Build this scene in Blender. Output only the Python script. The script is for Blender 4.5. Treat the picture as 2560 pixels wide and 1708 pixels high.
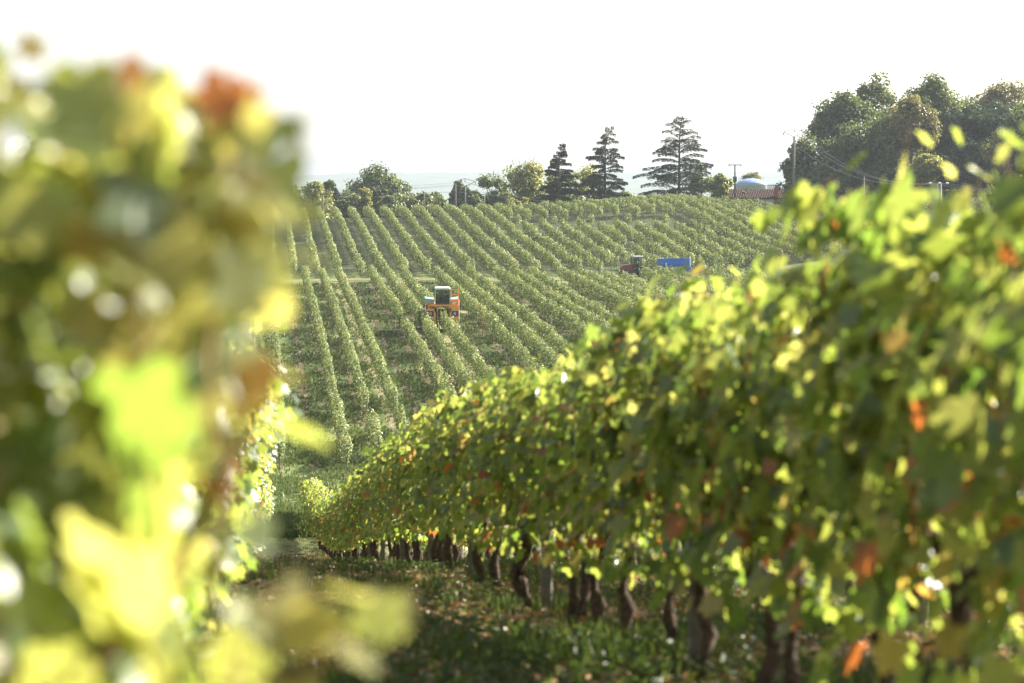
import bpy, math, random
import numpy as np
from mathutils import Vector, Matrix
PI = math.pi
SC = bpy.context.scene
for o in list(bpy.data.objects): bpy.data.objects.remove(o)
COL = SC.collection

# ------------------------------------------------------------------ camera
F = 6044.0                                   # focal length in pixels of the 2560 wide photograph
PITCH = math.atan((854 - 435) / F)
cam_d = bpy.data.cameras.new('camera'); cam = bpy.data.objects.new('camera', cam_d); COL.objects.link(cam)
cam.location = (0, 0, 0); cam.rotation_euler = (PI/2 - PITCH, 0, 0)
cam_d.lens = 85.0; cam_d.sensor_width = 36.0
cam_d.clip_start = 0.05; cam_d.clip_end = 12000
cam_d.dof.use_dof = True; cam_d.dof.focus_distance = 190.0; cam_d.dof.aperture_fstop = 3.0
cam_d.dof.aperture_blades = 0
SC.camera = cam

# ------------------------------------------------------------------ light
SUN_AZ = math.radians(56)                    # clockwise from the viewing direction (+Y) towards +X
SUN_EL = math.radians(30)
W = bpy.data.worlds.new('World'); SC.world = W; W.use_nodes = True
nt = W.node_tree; bg = nt.nodes['Background']
sky = nt.nodes.new('ShaderNodeTexSky'); sky.sky_type = 'NISHITA'; sky.sun_disc = False
sky.sun_elevation = SUN_EL; sky.sun_rotation = SUN_AZ
sky.air_density = 1.0; sky.dust_density = 1.5; sky.ozone_density = 1.0
hsv = nt.nodes.new('ShaderNodeHueSaturation'); hsv.inputs['Saturation'].default_value = .3
nt.links.new(sky.outputs[0], hsv.inputs['Color']); nt.links.new(hsv.outputs[0], bg.inputs[0]); bg.inputs[1].default_value = 0.072
sd = bpy.data.lights.new('sun', 'SUN'); sd.energy = 5.0; sd.angle = math.radians(0.55); sd.color = (1.0, 0.93, 0.80)
sun = bpy.data.objects.new('sun', sd); COL.objects.link(sun)
sdir = Vector((math.sin(SUN_AZ)*math.cos(SUN_EL), math.cos(SUN_AZ)*math.cos(SUN_EL), math.sin(SUN_EL)))
sun.rotation_euler = sdir.to_track_quat('Z', 'Y').to_euler(); sun.location = (60, 60, 60)
SC.view_settings.view_transform = 'Standard'; SC.view_settings.look = 'None'
SC.view_settings.exposure = 1.95; SC.view_settings.gamma = 1.0
cy = SC.cycles
cy.use_denoising = True; cy.max_bounces = 8; cy.diffuse_bounces = 4; cy.glossy_bounces = 2; cy.transmission_bounces = 5
cy.transparent_max_bounces = 8; cy.volume_bounces = 1; cy.caustics_reflective = False; cy.caustics_refractive = False
cy.sample_clamp_indirect = 6.0

# ------------------------------------------------------------------ helpers
def tag(o, label=None, cat=None, group=None, kind=None):
    if label: o['label'] = label
    if cat: o['category'] = cat
    if group: o['group'] = group
    if kind: o['kind'] = kind
    return o
def empty(name, loc=(0, 0, 0), rz=0.0, rx=0.0):
    o = bpy.data.objects.new(name, None); COL.objects.link(o)
    o.location = loc; o.rotation_euler = (rx, 0, rz); o.empty_display_size = 0.3
    return o
def link(name, me, parent=None):
    o = bpy.data.objects.new(name, me); COL.objects.link(o)
    if parent: o.parent = parent
    return o
def thing(name, loc, label, cat, rz=0.0, group=None, rx=0.0):
    return tag(empty(name, loc, rz, rx), label, cat, group)

def np_mesh(name, V, faces, nper, mat, tone=None, smooth=False):
    """V (n,3); faces flat index array; nper = verts per face (const)"""
    me = bpy.data.meshes.new(name)
    V = np.ascontiguousarray(V, dtype=np.float32); faces = np.ascontiguousarray(faces, dtype=np.int32).ravel()
    nf = len(faces)//nper
    me.vertices.add(len(V)); me.vertices.foreach_set('co', V.ravel())
    me.loops.add(len(faces)); me.loops.foreach_set('vertex_index', faces)
    me.polygons.add(nf); me.polygons.foreach_set('loop_start', np.arange(nf, dtype=np.int32)*nper)
    if smooth: me.polygons.foreach_set('use_smooth', np.ones(nf, dtype=bool))
    if tone is not None:
        a = me.attributes.new('tone', 'FLOAT', 'POINT'); a.data.foreach_set('value', np.ascontiguousarray(tone, dtype=np.float32))
    me.update(calc_edges=True)
    if mat: me.materials.append(mat)
    return me

def norm(a): return a / np.maximum(np.linalg.norm(a, axis=-1, keepdims=True), 1e-9)
def leaf_rhombs(C, N, T, S, asp=0.85, fold=0.18):
    """folded rhombic leaf: 4 verts, 2 triangles"""
    N = norm(N); T = norm(T - N*np.sum(T*N, 1, keepdims=True)); B = np.cross(N, T)
    S = S[:, None]
    v = np.stack([C - T*S*.5, C + B*S*.5*asp + N*S*fold, C + T*S*.5, C - B*S*.5*asp + N*S*fold], 1)
    n = len(C); i = np.arange(n)[:, None]*4
    f = np.concatenate([i+0, i+1, i+2, i+0, i+2, i+3], 1)
    return v.reshape(-1, 3), f
# lobed grape leaf
_ang = [0, 14, 27, 42, 58, 72, 88, 108, 128, 150, 168]
_rad = [.62, .50, .42, .56, .55, .40, .37, .48, .44, .33, .16]
_out = [(a, r) for a, r in zip(_ang, _rad)] + [(-a, r) for a, r in list(zip(_ang, _rad))[:0:-1]]
LEAF2D = np.array([[0, 0]] + [[r*math.sin(math.radians(a)), r*math.cos(math.radians(a))] for a, r in _out])
LEAFZ = np.array([0.0] + [0.10*r - 0.22*r*r*(1 if abs(a) < 30 else 1.1) + (0.035 if i % 2 else -0.02) for i, (a, r) in enumerate(_out)])
NL = len(LEAF2D); NO = NL - 1
LEAFF = np.array([[0, 1+k, 1+(k+1) % NO] for k in range(NO)][::-1])
def leaf_grape(C, N, T, S, rng):
    N = norm(N); T = norm(T - N*np.sum(T*N, 1, keepdims=True)); B = np.cross(T, N)
    cup = rng.normal(1.0, 1.3, len(C))[:, None, None]
    V = C[:, None, :] + S[:, None, None]*(B[:, None, :]*LEAF2D[None, :, 0, None] + T[:, None, :]*(LEAF2D[None, :, 1, None]) + N[:, None, :]*LEAFZ[None, :, None]*cup)
    f = (np.arange(len(C))[:, None, None]*NL + LEAFF[None]).reshape(-1)
    return V.reshape(-1, 3), f

class MB:
    """small mesh builder for boxes, tubes, polygons"""
    def __init__(s): s.v = []; s.f = []; s.m = []
    def add(s, v, f, m=0):
        b = len(s.v); s.v += [tuple(p) for p in v]; s.f += [tuple(i+b for i in q) for q in f]; s.m += [m]*len(f); return s
    def box(s, x0, x1, y0, y1, z0, z1, m=0, bev=0.0, top=1.0, M=None):
        b = min(bev, (x1-x0)*.45, (y1-y0)*.45, (z1-z0)*.45)
        cx, cyy = (x0+x1)/2, (y0+y1)/2
        def ring(z, ins, sc=1.0):
            a, c, d, e = x0+ins, x1-ins, y0+ins, y1-ins
            if b > 0:
                pts = [(a+b, d), (c-b, d), (c, d+b), (c, e-b), (c-b, e), (a+b, e), (a, e-b), (a, d+b)]
            else: pts = [(a, d), (c, d), (c, e), (a, e)]
            return [(cx+(p[0]-cx)*sc, cyy+(p[1]-cyy)*sc, z) for p in pts]
        rings = [ring(z0, b), ring(z0+b, 0), ring(z1-b, 0, top), ring(z1, b, top)] if b > 0 else [ring(z0, 0), ring(z1, 0, top)]
        n = len(rings[0]); v = [p for r in rings for p in r]; f = []
        for k in range(len(rings)-1):
            for i in range(n):
                j = (i+1) % n; f.append((k*n+i, k*n+j, (k+1)*n+j, (k+1)*n+i))
        f.append(tuple(range(n))[::-1]); f.append(tuple((len(rings)-1)*n+i for i in range(n)))
        if M is not None: v = [tuple(M @ Vector(p)) for p in v]
        return s.add(v, f, m)
    def tube(s, pts, rad, n=8, m=0, cap=True):
        pts = [Vector(p) for p in pts]
        if not hasattr(rad, '__len__'): rad = [rad]*len(pts)
        v = []; f = []; up = Vector((0.12, 0.31, 1)).normalized()
        for k, p in enumerate(pts):
            d = (pts[min(k+1, len(pts)-1)] - pts[max(k-1, 0)]).normalized()
            a = d.cross(up)
            if a.length < 1e-3: a = d.cross(Vector((1, 0, 0)))
            a.normalize(); b = d.cross(a)
            for i in range(n):
                t = 2*PI*i/n; v.append(p + (a*math.cos(t) + b*math.sin(t))*rad[k])
        for k in range(len(pts)-1):
            for i in range(n):
                j = (i+1) % n; f.append((k*n+i, k*n+j, (k+1)*n+j, (k+1)*n+i))
        if cap: f.append(tuple(range(n))[::-1]); f.append(tuple((len(pts)-1)*n+i for i in range(n)))
        return s.add(v, f, m)
    def disc_tube(s, c, axis, prof, n=24, m=0):
        """lathe round an axis through c: prof = [(offset along axis, radius)]"""
        c = Vector(c); ax = Vector(axis).normalized(); a = ax.orthogonal().normalized(); b = ax.cross(a); v = []; f = []
        for (o, r) in prof:
            for i in range(n):
                t = 2*PI*i/n; v.append(c + ax*o + (a*math.cos(t)+b*math.sin(t))*r)
        for k in range(len(prof)-1):
            for i in range(n):
                j = (i+1) % n; f.append((k*n+i, k*n+j, (k+1)*n+j, (k+1)*n+i))
        f.append(tuple(range(n))[::-1]); f.append(tuple((len(prof)-1)*n+i for i in range(n)))
        return s.add(v, f, m)
    def prism(s, poly, y0, y1, m=0, M=None):
        """poly in (x,z), extruded along y"""
        n = len(poly); v = [(p[0], y0, p[1]) for p in poly] + [(p[0], y1, p[1]) for p in poly]
        f = [tuple(range(n)), tuple(range(n, 2*n))[::-1]] + [(i, i+n, (i+1) % n+n, (i+1) % n) for i in range(n)]
        if M is not None: v = [tuple(M @ Vector(p)) for p in v]
        return s.add(v, f, m)
    def mesh(s, name, mats, smooth=False):
        me = bpy.data.meshes.new(name); me.from_pydata(s.v, [], s.f)
        for mt in (mats if isinstance(mats, (list, tuple)) else [mats]): me.materials.append(mt)
        me.polygons.foreach_set('material_index', s.m)
        if smooth: me.polygons.foreach_set('use_smooth', [True]*len(s.f))
        me.update(); return me
    def build(s, name, mats, parent=None, smooth=False): return link(name, s.mesh(name, mats, smooth), parent)

# ------------------------------------------------------------------ materials
def mat(name, col, rough=0.6, metal=0.0, var=0.12, scale=6.0, bump=0.0, spec=0.5):
    m = bpy.data.materials.new(name); m.use_nodes = True; n = m.node_tree; p = n.nodes['Principled BSDF']
    p.inputs['Roughness'].default_value = rough; p.inputs['Metallic'].default_value = metal
    p.inputs['Specular IOR Level'].default_value = spec
    tc = n.nodes.new('ShaderNodeTexCoord'); no = n.nodes.new('ShaderNodeTexNoise'); no.inputs['Scale'].default_value = scale
    no.inputs['Detail'].default_value = 5; n.links.new(tc.outputs['Object'], no.inputs['Vector'])
    r = n.nodes.new('ShaderNodeValToRGB'); n.links.new(no.outputs['Fac'], r.inputs[0])
    c = np.array(col); r.color_ramp.elements[0].position = .3; r.color_ramp.elements[1].position = .7
    r.color_ramp.elements[0].color = (*np.clip(c*(1-var), 0, 1), 1); r.color_ramp.elements[1].color = (*np.clip(c*(1+var), 0, 1), 1)
    n.links.new(r.outputs[0], p.inputs['Base Color'])
    if bump:
        b = n.nodes.new('ShaderNodeBump'); b.inputs['Strength'].default_value = bump; b.inputs['Distance'].default_value = .03
        n.links.new(no.outputs['Fac'], b.inputs['Height']); n.links.new(b.outputs[0], p.inputs['Normal'])
    return m
def ramp(n, stops):
    r = n.nodes.new('ShaderNodeValToRGB'); e = r.color_ramp.elements
    while len(e) < len(stops): e.new(.5)
    for k, (p, c) in enumerate(stops): e[k].position = p; e[k].color = (*c, 1)
    return r
def leaf_mat(name, stops, tstops, tmix=0.5, gloss=0.04, rough=0.42):
    """diffuse + translucent + a little gloss, colour looked up by the leaf's own tone"""
    m = bpy.data.materials.new(name); m.use_nodes = True; n = m.node_tree
    for x in list(n.nodes): n.nodes.remove(x)
    out = n.nodes.new('ShaderNodeOutputMaterial'); at = n.nodes.new('ShaderNodeAttribute'); at.attribute_name = 'tone'
    r1 = ramp(n, stops); r2 = ramp(n, tstops)
    n.links.new(at.outputs['Fac'], r1.inputs[0]); n.links.new(at.outputs['Fac'], r2.inputs[0])
    d = n.nodes.new('ShaderNodeBsdfDiffuse'); t = n.nodes.new('ShaderNodeBsdfTranslucent'); g = n.nodes.new('ShaderNodeBsdfGlossy')
    g.inputs['Roughness'].default_value = rough; g.inputs['Color'].default_value = (1, 1, 1, 1)
    mx = n.nodes.new('ShaderNodeMixShader'); mx.inputs[0].default_value = tmix; m2 = n.nodes.new('ShaderNodeMixShader')
    m2.inputs[0].default_value = gloss
    n.links.new(r1.outputs[0], d.inputs[0]); n.links.new(r2.outputs[0], t.inputs[0])
    n.links.new(d.outputs[0], mx.inputs[1]); n.links.new(t.outputs[0], mx.inputs[2])
    n.links.new(mx.outputs[0], m2.inputs[1]); n.links.new(g.outputs[0], m2.inputs[2])
    n.links.new(m2.outputs[0], out.inputs[0]); return m

VG = [(0, (.035, .085, .036)), (.5, (.09, .15, .045)), (.72, (.18, .20, .055)), (.88, (.30, .25, .07)), (.95, (.36, .17, .05)), (1, (.30, .10, .035))]
VT = [(0, (.17, .30, .03)), (.5, (.48, .52, .09)), (.72, (.60, .57, .14)), (.88, (.56, .44, .09)), (.95, (.60, .27, .05)), (1, (.52, .16, .03))]
M_VINE = leaf_mat('vine_leaf', VG, VT, .58, .045, .38)
FG = [(0, (.028, .055, .015)), (.45, (.095, .14, .04)), (.75, (.31, .35, .15)), (1, (.44, .42, .22))]
FT = [(0, (.05, .09, .012)), (.45, (.15, .215, .03)), (.75, (.42, .46, .13)), (1, (.55, .50, .16))]
M_ROW = leaf_mat('row_leaf', FG, FT, .30, .04, .5)
M_TDARK = leaf_mat('dark_tree_leaf', [(0, (.045, .075, .03)), (1, (.15, .19, .06))], [(0, (.08, .13, .03)), (1, (.30, .34, .08))], .38, .04)
M_TMID = leaf_mat('tree_leaf', [(0, (.05, .08, .025)), (1, (.13, .165, .045))], [(0, (.12, .18, .04)), (1, (.30, .33, .07))], .4, .04)
M_TYEL = leaf_mat('yellowing_tree_leaf', [(0, (.09, .125, .035)), (.6, (.18, .205, .05)), (1, (.32, .28, .06))], [(0, (.22, .28, .05)), (.6, (.38, .39, .07)), (1, (.52, .42, .06))], .45, .04)
M_TGOLD = leaf_mat('golden_tree_leaf', [(0, (.09, .10, .04)), (1, (.26, .22, .08))], [(0, (.17, .18, .05)), (1, (.40, .33, .09))], .4, .04)
M_CEDAR = leaf_mat('cedar_needle', [(0, (.025, .045, .026)), (1, (.06, .085, .04))], [(0, (.03, .05, .02)), (1, (.08, .10, .03))], .2, .03)
M_PINE = leaf_mat('pine_needle', [(0, (.035, .065, .035)), (1, (.09, .13, .06))], [(0, (.05, .08, .03)), (1, (.12, .16, .05))], .25, .03)
M_GRASS = leaf_mat('grass_blade', [(0, (.03, .058, .012)), (.6, (.07, .10, .025)), (.85, (.18, .16, .07)), (1, (.24, .18, .10))], [(0, (.06, .11, .015)), (.6, (.12, .17, .025)), (.85, (.22, .2, .07)), (1, (.25, .2, .1))], .4, .03)
M_LITTER = leaf_mat('fallen_leaf', [(0, (.17, .125, .07)), (.6, (.36, .27, .14)), (1, (.48, .25, .10))], [(0, (.15, .08, .03)), (1, (.4, .2, .05))], .25, .04)
M_BARK = mat('vine_bark', (.075, .052, .038), .9, var=.5, scale=30, bump=.9, spec=.2)
M_CANE = mat('vine_cane', (.26, .15, .06), .6, var=.3, scale=20)
M_TRUNK = mat('tree_bark', (.11, .095, .075), .9, var=.35, scale=4, bump=.6, spec=.2)
M_WOOD = mat('weathered_post_wood', (.15, .135, .12), .85, var=.25, scale=12, spec=.2)
M_POLE = mat('pole_wood', (.17, .155, .145), .85, var=.25, scale=3, spec=.2)
M_WIRE = mat('galvanised_wire', (.30, .30, .31), .5, .4, var=.1)

def ground_mat():
    m = bpy.data.materials.new('field_ground'); m.use_nodes = True; n = m.node_tree; p = n.nodes['Principled BSDF']
    p.inputs['Roughness'].default_value = .95; p.inputs['Specular IOR Level'].default_value = .15
    L = n.links.new
    g = n.nodes.new('ShaderNodeNewGeometry'); sep = n.nodes.new('ShaderNodeSeparateXYZ'); L(g.outputs['Position'], sep.inputs[0])
    def noise(sc, det=4, rough=.55, vec=None):
        x = n.nodes.new('ShaderNodeTexNoise'); x.inputs['Scale'].default_value = sc; x.inputs['Detail'].default_value = det; x.inputs['Roughness'].default_value = rough
        L(vec if vec is not None else g.outputs['Position'], x.inputs['Vector']); return x
    def math_(op, a, b=None, c=None):
        x = n.nodes.new('ShaderNodeMath'); x.operation = op
        for k, q in enumerate((a, b, c)):
            if q is None: continue
            if isinstance(q, (int, float)): x.inputs[k].default_value = q
            else: L(q, x.inputs[k])
        return x.outputs[0]
    def mixc(f, a, b):
        x = n.nodes.new('ShaderNodeMix'); x.data_type = 'RGBA'; L(f, x.inputs[0])
        for k, q in ((6, a), (7, b)):
            if isinstance(q, tuple): x.inputs[k].default_value = (*q, 1)
            else: L(q, x.inputs[k])
        return x.outputs[2]
    fine = noise(9.0, 6, .7); mid = noise(.9, 5); big = noise(.09, 3)
    grass = ramp(n, [(.32, (.022, .042, .012)), (.5, (.05, .08, .02)), (.68, (.125, .14, .045))]); L(fine.outputs['Fac'], grass.inputs[0])
    dry = ramp(n, [(.3, (.06, .06, .025)), (.7, (.20, .175, .085))]); L(fine.outputs['Fac'], dry.inputs[0])
    soil = ramp(n, [(.3, (.075, .058, .042)), (.7, (.21, .165, .10))]); L(fine.outputs['Fac'], soil.inputs[0])
    f1 = n.nodes.new('ShaderNodeMapRange'); f1.inputs[1].default_value = .48; f1.inputs[2].default_value = .68; L(mid.outputs['Fac'], f1.inputs[0])
    c = mixc(f1.outputs[0], grass.outputs[0], dry.outputs[0])
    # bare strip of worked soil under each row of the lower vineyard: rows run along x + 0.102 y
    w = math_('MULTIPLY_ADD', sep.outputs[1], .102, sep.outputs[0]); wn = math_('MULTIPLY_ADD', mid.outputs['Fac'], .5, w)
    ph = math_('ABSOLUTE', math_('SUBTRACT', math_('FRACT', math_('DIVIDE', math_('SUBTRACT', wn, .75 - .925 + .25), 1.85)), .5))
    strip = n.nodes.new('ShaderNodeMapRange'); strip.inputs[1].default_value = .20; strip.inputs[2].default_value = .08; L(ph, strip.inputs[0])
    mY = n.nodes.new('ShaderNodeMapRange'); mY.inputs[1].default_value = 136; mY.inputs[2].default_value = 139; L(sep.outputs[1], mY.inputs[0])
    mY2 = n.nodes.new('ShaderNodeMapRange'); mY2.inputs[1].default_value = 278; mY2.inputs[2].default_value = 274; L(sep.outputs[1], mY2.inputs[0])
    fs = math_('MULTIPLY', math_('MULTIPLY', strip.outputs[0], mY.outputs[0]), math_('MULTIPLY', mY2.outputs[0], .8))
    c = mixc(fs, c, soil.outputs[0])
    # near slope: soil and litter
    nr = n.nodes.new('ShaderNodeMapRange'); nr.inputs[1].default_value = 112; nr.inputs[2].default_value = 70; nr.inputs[3].default_value = 0; nr.inputs[4].default_value = 1; L(sep.outputs[1], nr.inputs[0])
    ns = n.nodes.new('ShaderNodeMapRange'); ns.inputs[1].default_value = .42; ns.inputs[2].default_value = .58; L(noise(1.7, 5).outputs['Fac'], ns.inputs[0])
    c = mixc(math_('MULTIPLY', nr.outputs[0], ns.outputs[0]), c, soil.outputs[0])
    fb = n.nodes.new('ShaderNodeMapRange'); fb.inputs[1].default_value = .35; fb.inputs[2].default_value = .65; fb.inputs[3].default_value = .8; fb.inputs[4].default_value = 1.2; L(big.outputs['Fac'], fb.inputs[0])
    hs = n.nodes.new('ShaderNodeHueSaturation'); L(c, hs.inputs['Color']); L(fb.outputs[0], hs.inputs['Value'])
    ky = n.nodes.new('ShaderNodeMapRange'); ky.inputs[1].default_value = 288; ky.inputs[2].default_value = 296; ky.inputs[3].default_value = 1.75; ky.inputs[4].default_value = .62; L(sep.outputs[1], ky.inputs[0])  # row shade painted into the hillside ground, sunlight into the ground below it
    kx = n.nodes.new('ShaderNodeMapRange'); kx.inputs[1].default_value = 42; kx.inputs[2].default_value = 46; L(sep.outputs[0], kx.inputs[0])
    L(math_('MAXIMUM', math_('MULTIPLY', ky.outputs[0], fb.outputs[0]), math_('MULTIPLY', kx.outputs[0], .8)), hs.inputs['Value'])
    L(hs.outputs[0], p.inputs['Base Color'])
    b = n.nodes.new('ShaderNodeBump'); b.inputs['Strength'].default_value = 1.0; b.inputs['Distance'].default_value = .12
    L(noise(5.0, 6, .7).outputs['Fac'], b.inputs['Height']); L(b.outputs[0], p.inputs['Normal'])
    return m
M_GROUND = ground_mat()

# ------------------------------------------------------------------ terrain
near_p = [(-400, -1.65), (-40, -1.65), (0, -1.66), (4, -1.80), (7, -1.97), (9, -2.17), (11.8, -2.43), (14.7, -2.85), (17.5, -3.22), (24.7, -4.15), (40, -6.5), (60, -9.9),
          (85, -13.4), (115, -16.3), (135, -17.1), (157, -16.0), (190, -14.8), (215, -13.9)]
cols = [(-60, [(250, -13.1), (275, -12.4), (288, -12.15), (340, -9.9), (375, -8.15), (388, -7.9), (400, -8.1), (430, -10), (480, -14), (600, -25), (1000, -60)]),
        (0, [(250, -13.1), (275, -12.4), (290, -12.15), (340, -9.4), (375, -7.0), (388, -6.7), (402, -6.8), (430, -8.5), (480, -12), (600, -25), (1000, -60)]),
        (25, [(250, -13.1), (275, -12.7), (300, -12.1), (332, -9.6), (370, -6.1), (390, -5.3), (405, -5.3), (430, -5.8), (480, -8), (600, -20), (1000, -60)]),
        (50, [(250, -11.8), (275, -11.0), (300, -9.8), (340, -8.2), (370, -7.3), (400, -6.5), (430, -5.6), (480, -5.2), (600, -15), (1000, -60)]),
        (60, [(250, -11.5), (275, -10.4), (300, -9.4), (335, -8.0), (350, -6.2), (365, -5.0), (400, -4.2), (430, -3.7), (480, -4), (600, -12), (1000, -60)]),
        (75, [(250, -11), (275, -9.5), (300, -8.2), (335, -6.3), (365, -4.4), (400, -3.0), (430, -2.9), (480, -4), (600, -12), (1000, -60)]),
        (115, [(250, -10), (275, -8.5), (300, -6.5), (335, -4.5), (365, -3.0), (400, -1.8), (430, -2), (480, -4), (600, -12), (1000, -60)])]
tail = [(1400, -68), (9000, -70)]
cx = np.array([c[0] for c in cols], float)
PY = np.arange(-400, 8300, 1.0)
def prof(k):
    K = near_p + cols[k][1] + tail; a = np.interp(PY, [p[0] for p in K], [p[1] for p in K])
    for wd in (3, 5, 7):
        kk = np.ones(wd*2+1)/(wd*2+1); s = np.convolve(np.pad(a, wd, 'edge'), kk, 'valid')
        wgt = np.clip((PY-20)/40, 0, 1); a = a*(1-wgt) + s*wgt
    return a
PR = np.array([prof(k) for k in range(len(cols))])
def h_raw(x, y):
    x = np.asarray(x, float); y = np.asarray(y, float)
    xi = np.clip(np.interp(x, cx, np.arange(len(cx))), 0, len(cx)-1.001); i = xi.astype(int); f = xi - i; f = f*f*(3-2*f)*.5 + f*.5
    yi = np.clip(y - PY[0], 0, len(PY)-2.001); j = yi.astype(int); g = yi - j
    a = PR[i, j]*(1-g) + PR[i, j+1]*g; b = PR[i+1, j]*(1-g) + PR[i+1, j+1]*g
    z = a*(1-f) + b*f
    z = z + .05*np.sin(x*1.3+y*.7)*np.sin(y*.9-x*.4) * np.clip(y/30, 0, 1) + .10*np.sin(x*.21+1)*np.sin(y*.13)*np.clip((y-60)/60, 0, 1)
    return z
t = np.linspace(-1, 1, 301); GX = 3000*np.sinh(6.0*t)/math.sinh(6.0)
ya = [-380, -200, -100, -50, -20]
y = -10.0
while y < 8050: ya.append(y); y += min(max(.5, abs(y)*.006), 40) if y < 430 else (2.6 + (y-430)*.06)
GY = np.array(ya)
GZ = h_raw(GX[None, :], GY[:, None])
def hz(x, y):
    x = np.asarray(x, float); y = np.asarray(y, float)
    i = np.clip(np.searchsorted(GX, x)-1, 0, len(GX)-2); j = np.clip(np.searchsorted(GY, y)-1, 0, len(GY)-2)
    f = (x-GX[i])/(GX[i+1]-GX[i]); g = (y-GY[j])/(GY[j+1]-GY[j])
    return (GZ[j, i]*(1-f)+GZ[j, i+1]*f)*(1-g) + (GZ[j+1, i]*(1-f)+GZ[j+1, i+1]*f)*g
def H(x, y): return float(hz(x, y))
nx, ny = len(GX), len(GY)
V = np.stack([np.broadcast_to(GX[None, :], (ny, nx)), np.broadcast_to(GY[:, None], (ny, nx)), GZ], -1).reshape(-1, 3)
ii = (np.arange(ny-1)[:, None]*nx + np.arange(nx-1)[None, :]).ravel()
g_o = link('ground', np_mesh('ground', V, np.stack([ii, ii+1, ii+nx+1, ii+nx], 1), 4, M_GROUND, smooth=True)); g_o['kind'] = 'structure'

def ux(u, d): return (u - 1280)/F*d              # lateral position of photo column u at distance d
def zt(v, d): return (435 - v)/F*d               # height of photo line v at distance d

def strip(name, center, width, mt, off, kind='structure', n=2):
    """a sheet that follows the ground"""
    pts = [Vector((p[0], p[1], 0)) for p in center]; dense = []
    for a, b in zip(pts, pts[1:]):
        k = max(1, int((b-a).length/1.0))
        for q in range(k): dense.append(a.lerp(b, q/k))
    dense.append(pts[-1]); v = []; f = []; nw = 7
    for k, p in enumerate(dense):
        d = (dense[min(k+1, len(dense)-1)] - dense[max(k-1, 0)]).normalized(); s = Vector((d.y, -d.x, 0))
        for i in range(nw):
            q = p + s*width*(i/(nw-1)-.5)*(1 + .06*math.sin(k*.7+i)); v.append((q.x, q.y, H(q.x, q.y)+off))
    for k in range(len(dense)-1):
        for i in range(nw-1): a = k*nw+i; f.append((a, a+1, a+nw+1, a+nw))
    return tag(MB().add(v, f).build(name, mt), kind=kind)
M_TRACK = mat('dry_track', (.155, .155, .07), .95, var=.5, scale=.9, bump=.4, spec=.1)
M_ASPH = mat('asphalt', (.032, .034, .04), .85, var=.2, scale=3, spec=.3)
def path_y(x): return 282 + (.40*x if x > 0 else 0.06*x)
strip('track', [(x, path_y(x)) for x in range(-60, 42, 3)], 4.4, M_TRACK, .035)
road_pts = [(47, 200), (47, 270), (47.5, 320), (48.5, 350), (50, 380), (50, 400), (47, 425), (38, 450)]
strip('road', road_pts, 3.8, M_ASPH, .06)

# far ridge beyond the valley
M_HILL = mat('far_hill', (.06, .085, .04), .95, var=.5, scale=.012, spec=.1)
v = []; f = []; xs = np.linspace(-2700, 2700, 400)
for k, x in enumerate(xs):
    u = 1280 + x/7000*F
    top = 5 + 3.0*math.sin(x*.0035+.8) + 1.8*math.sin(x*.011) + 1.0*math.sin(x*.05) + .9*math.sin(x*.13+2)*math.sin(x*.021) - (6 if u < 900 else 0)*min(1, (900-u)/120)
    for (yy, zz) in ((5200, -72), (5900, -45+5*math.sin(x*.006)), (6500, -20+4*math.sin(x*.009)), (7000, top), (7300, top-16), (7800, -74)): v.append((x, yy, zz))
for k in range(len(xs)-1):
    for j in range(5): a = k*6+j; f.append((a, a+6, a+7, a+1))
tag(MB().add(v, f).build('hills', M_HILL, smooth=True), kind='structure')

# ------------------------------------------------------------------ vine rows in the distance
ROWM = -.102
ORD = ['zeroth', 'first', 'second', 'third', 'fourth', 'fifth', 'sixth', 'seventh', 'eighth', 'ninth', 'tenth', 'eleventh', 'twelfth', 'thirteenth', 'fourteenth', 'fifteenth', 'sixteenth', 'seventeenth', 'eighteenth', 'nineteenth']
TENS = ['', '', 'twent', 'thirt', 'fort', 'fift', 'sixt', 'sevent', 'eight', 'ninet']
def ordinal(n):
    if n < 20: return ORD[n]
    if n >= 100: return 'hundred' + ('th' if n == 100 else ' and ' + ordinal(n-100))
    return TENS[n//10] + ('ieth' if n % 10 == 0 else 'y-' + ORD[n % 10])
post_me = MB().tube([(0, 0, -.3), (0, 0, .8), (0.01, 0, 1.62)], [.045, .043, .04], 7).mesh('post', M_WOOD)
row_ang = math.atan2(ROWM, 1)   # rotation about z of the row's own y axis is -atan
RZ = -math.atan(ROWM)
DIRX, DIRY = ROWM/math.hypot(1, ROWM), 1/math.hypot(1, ROWM)
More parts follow.
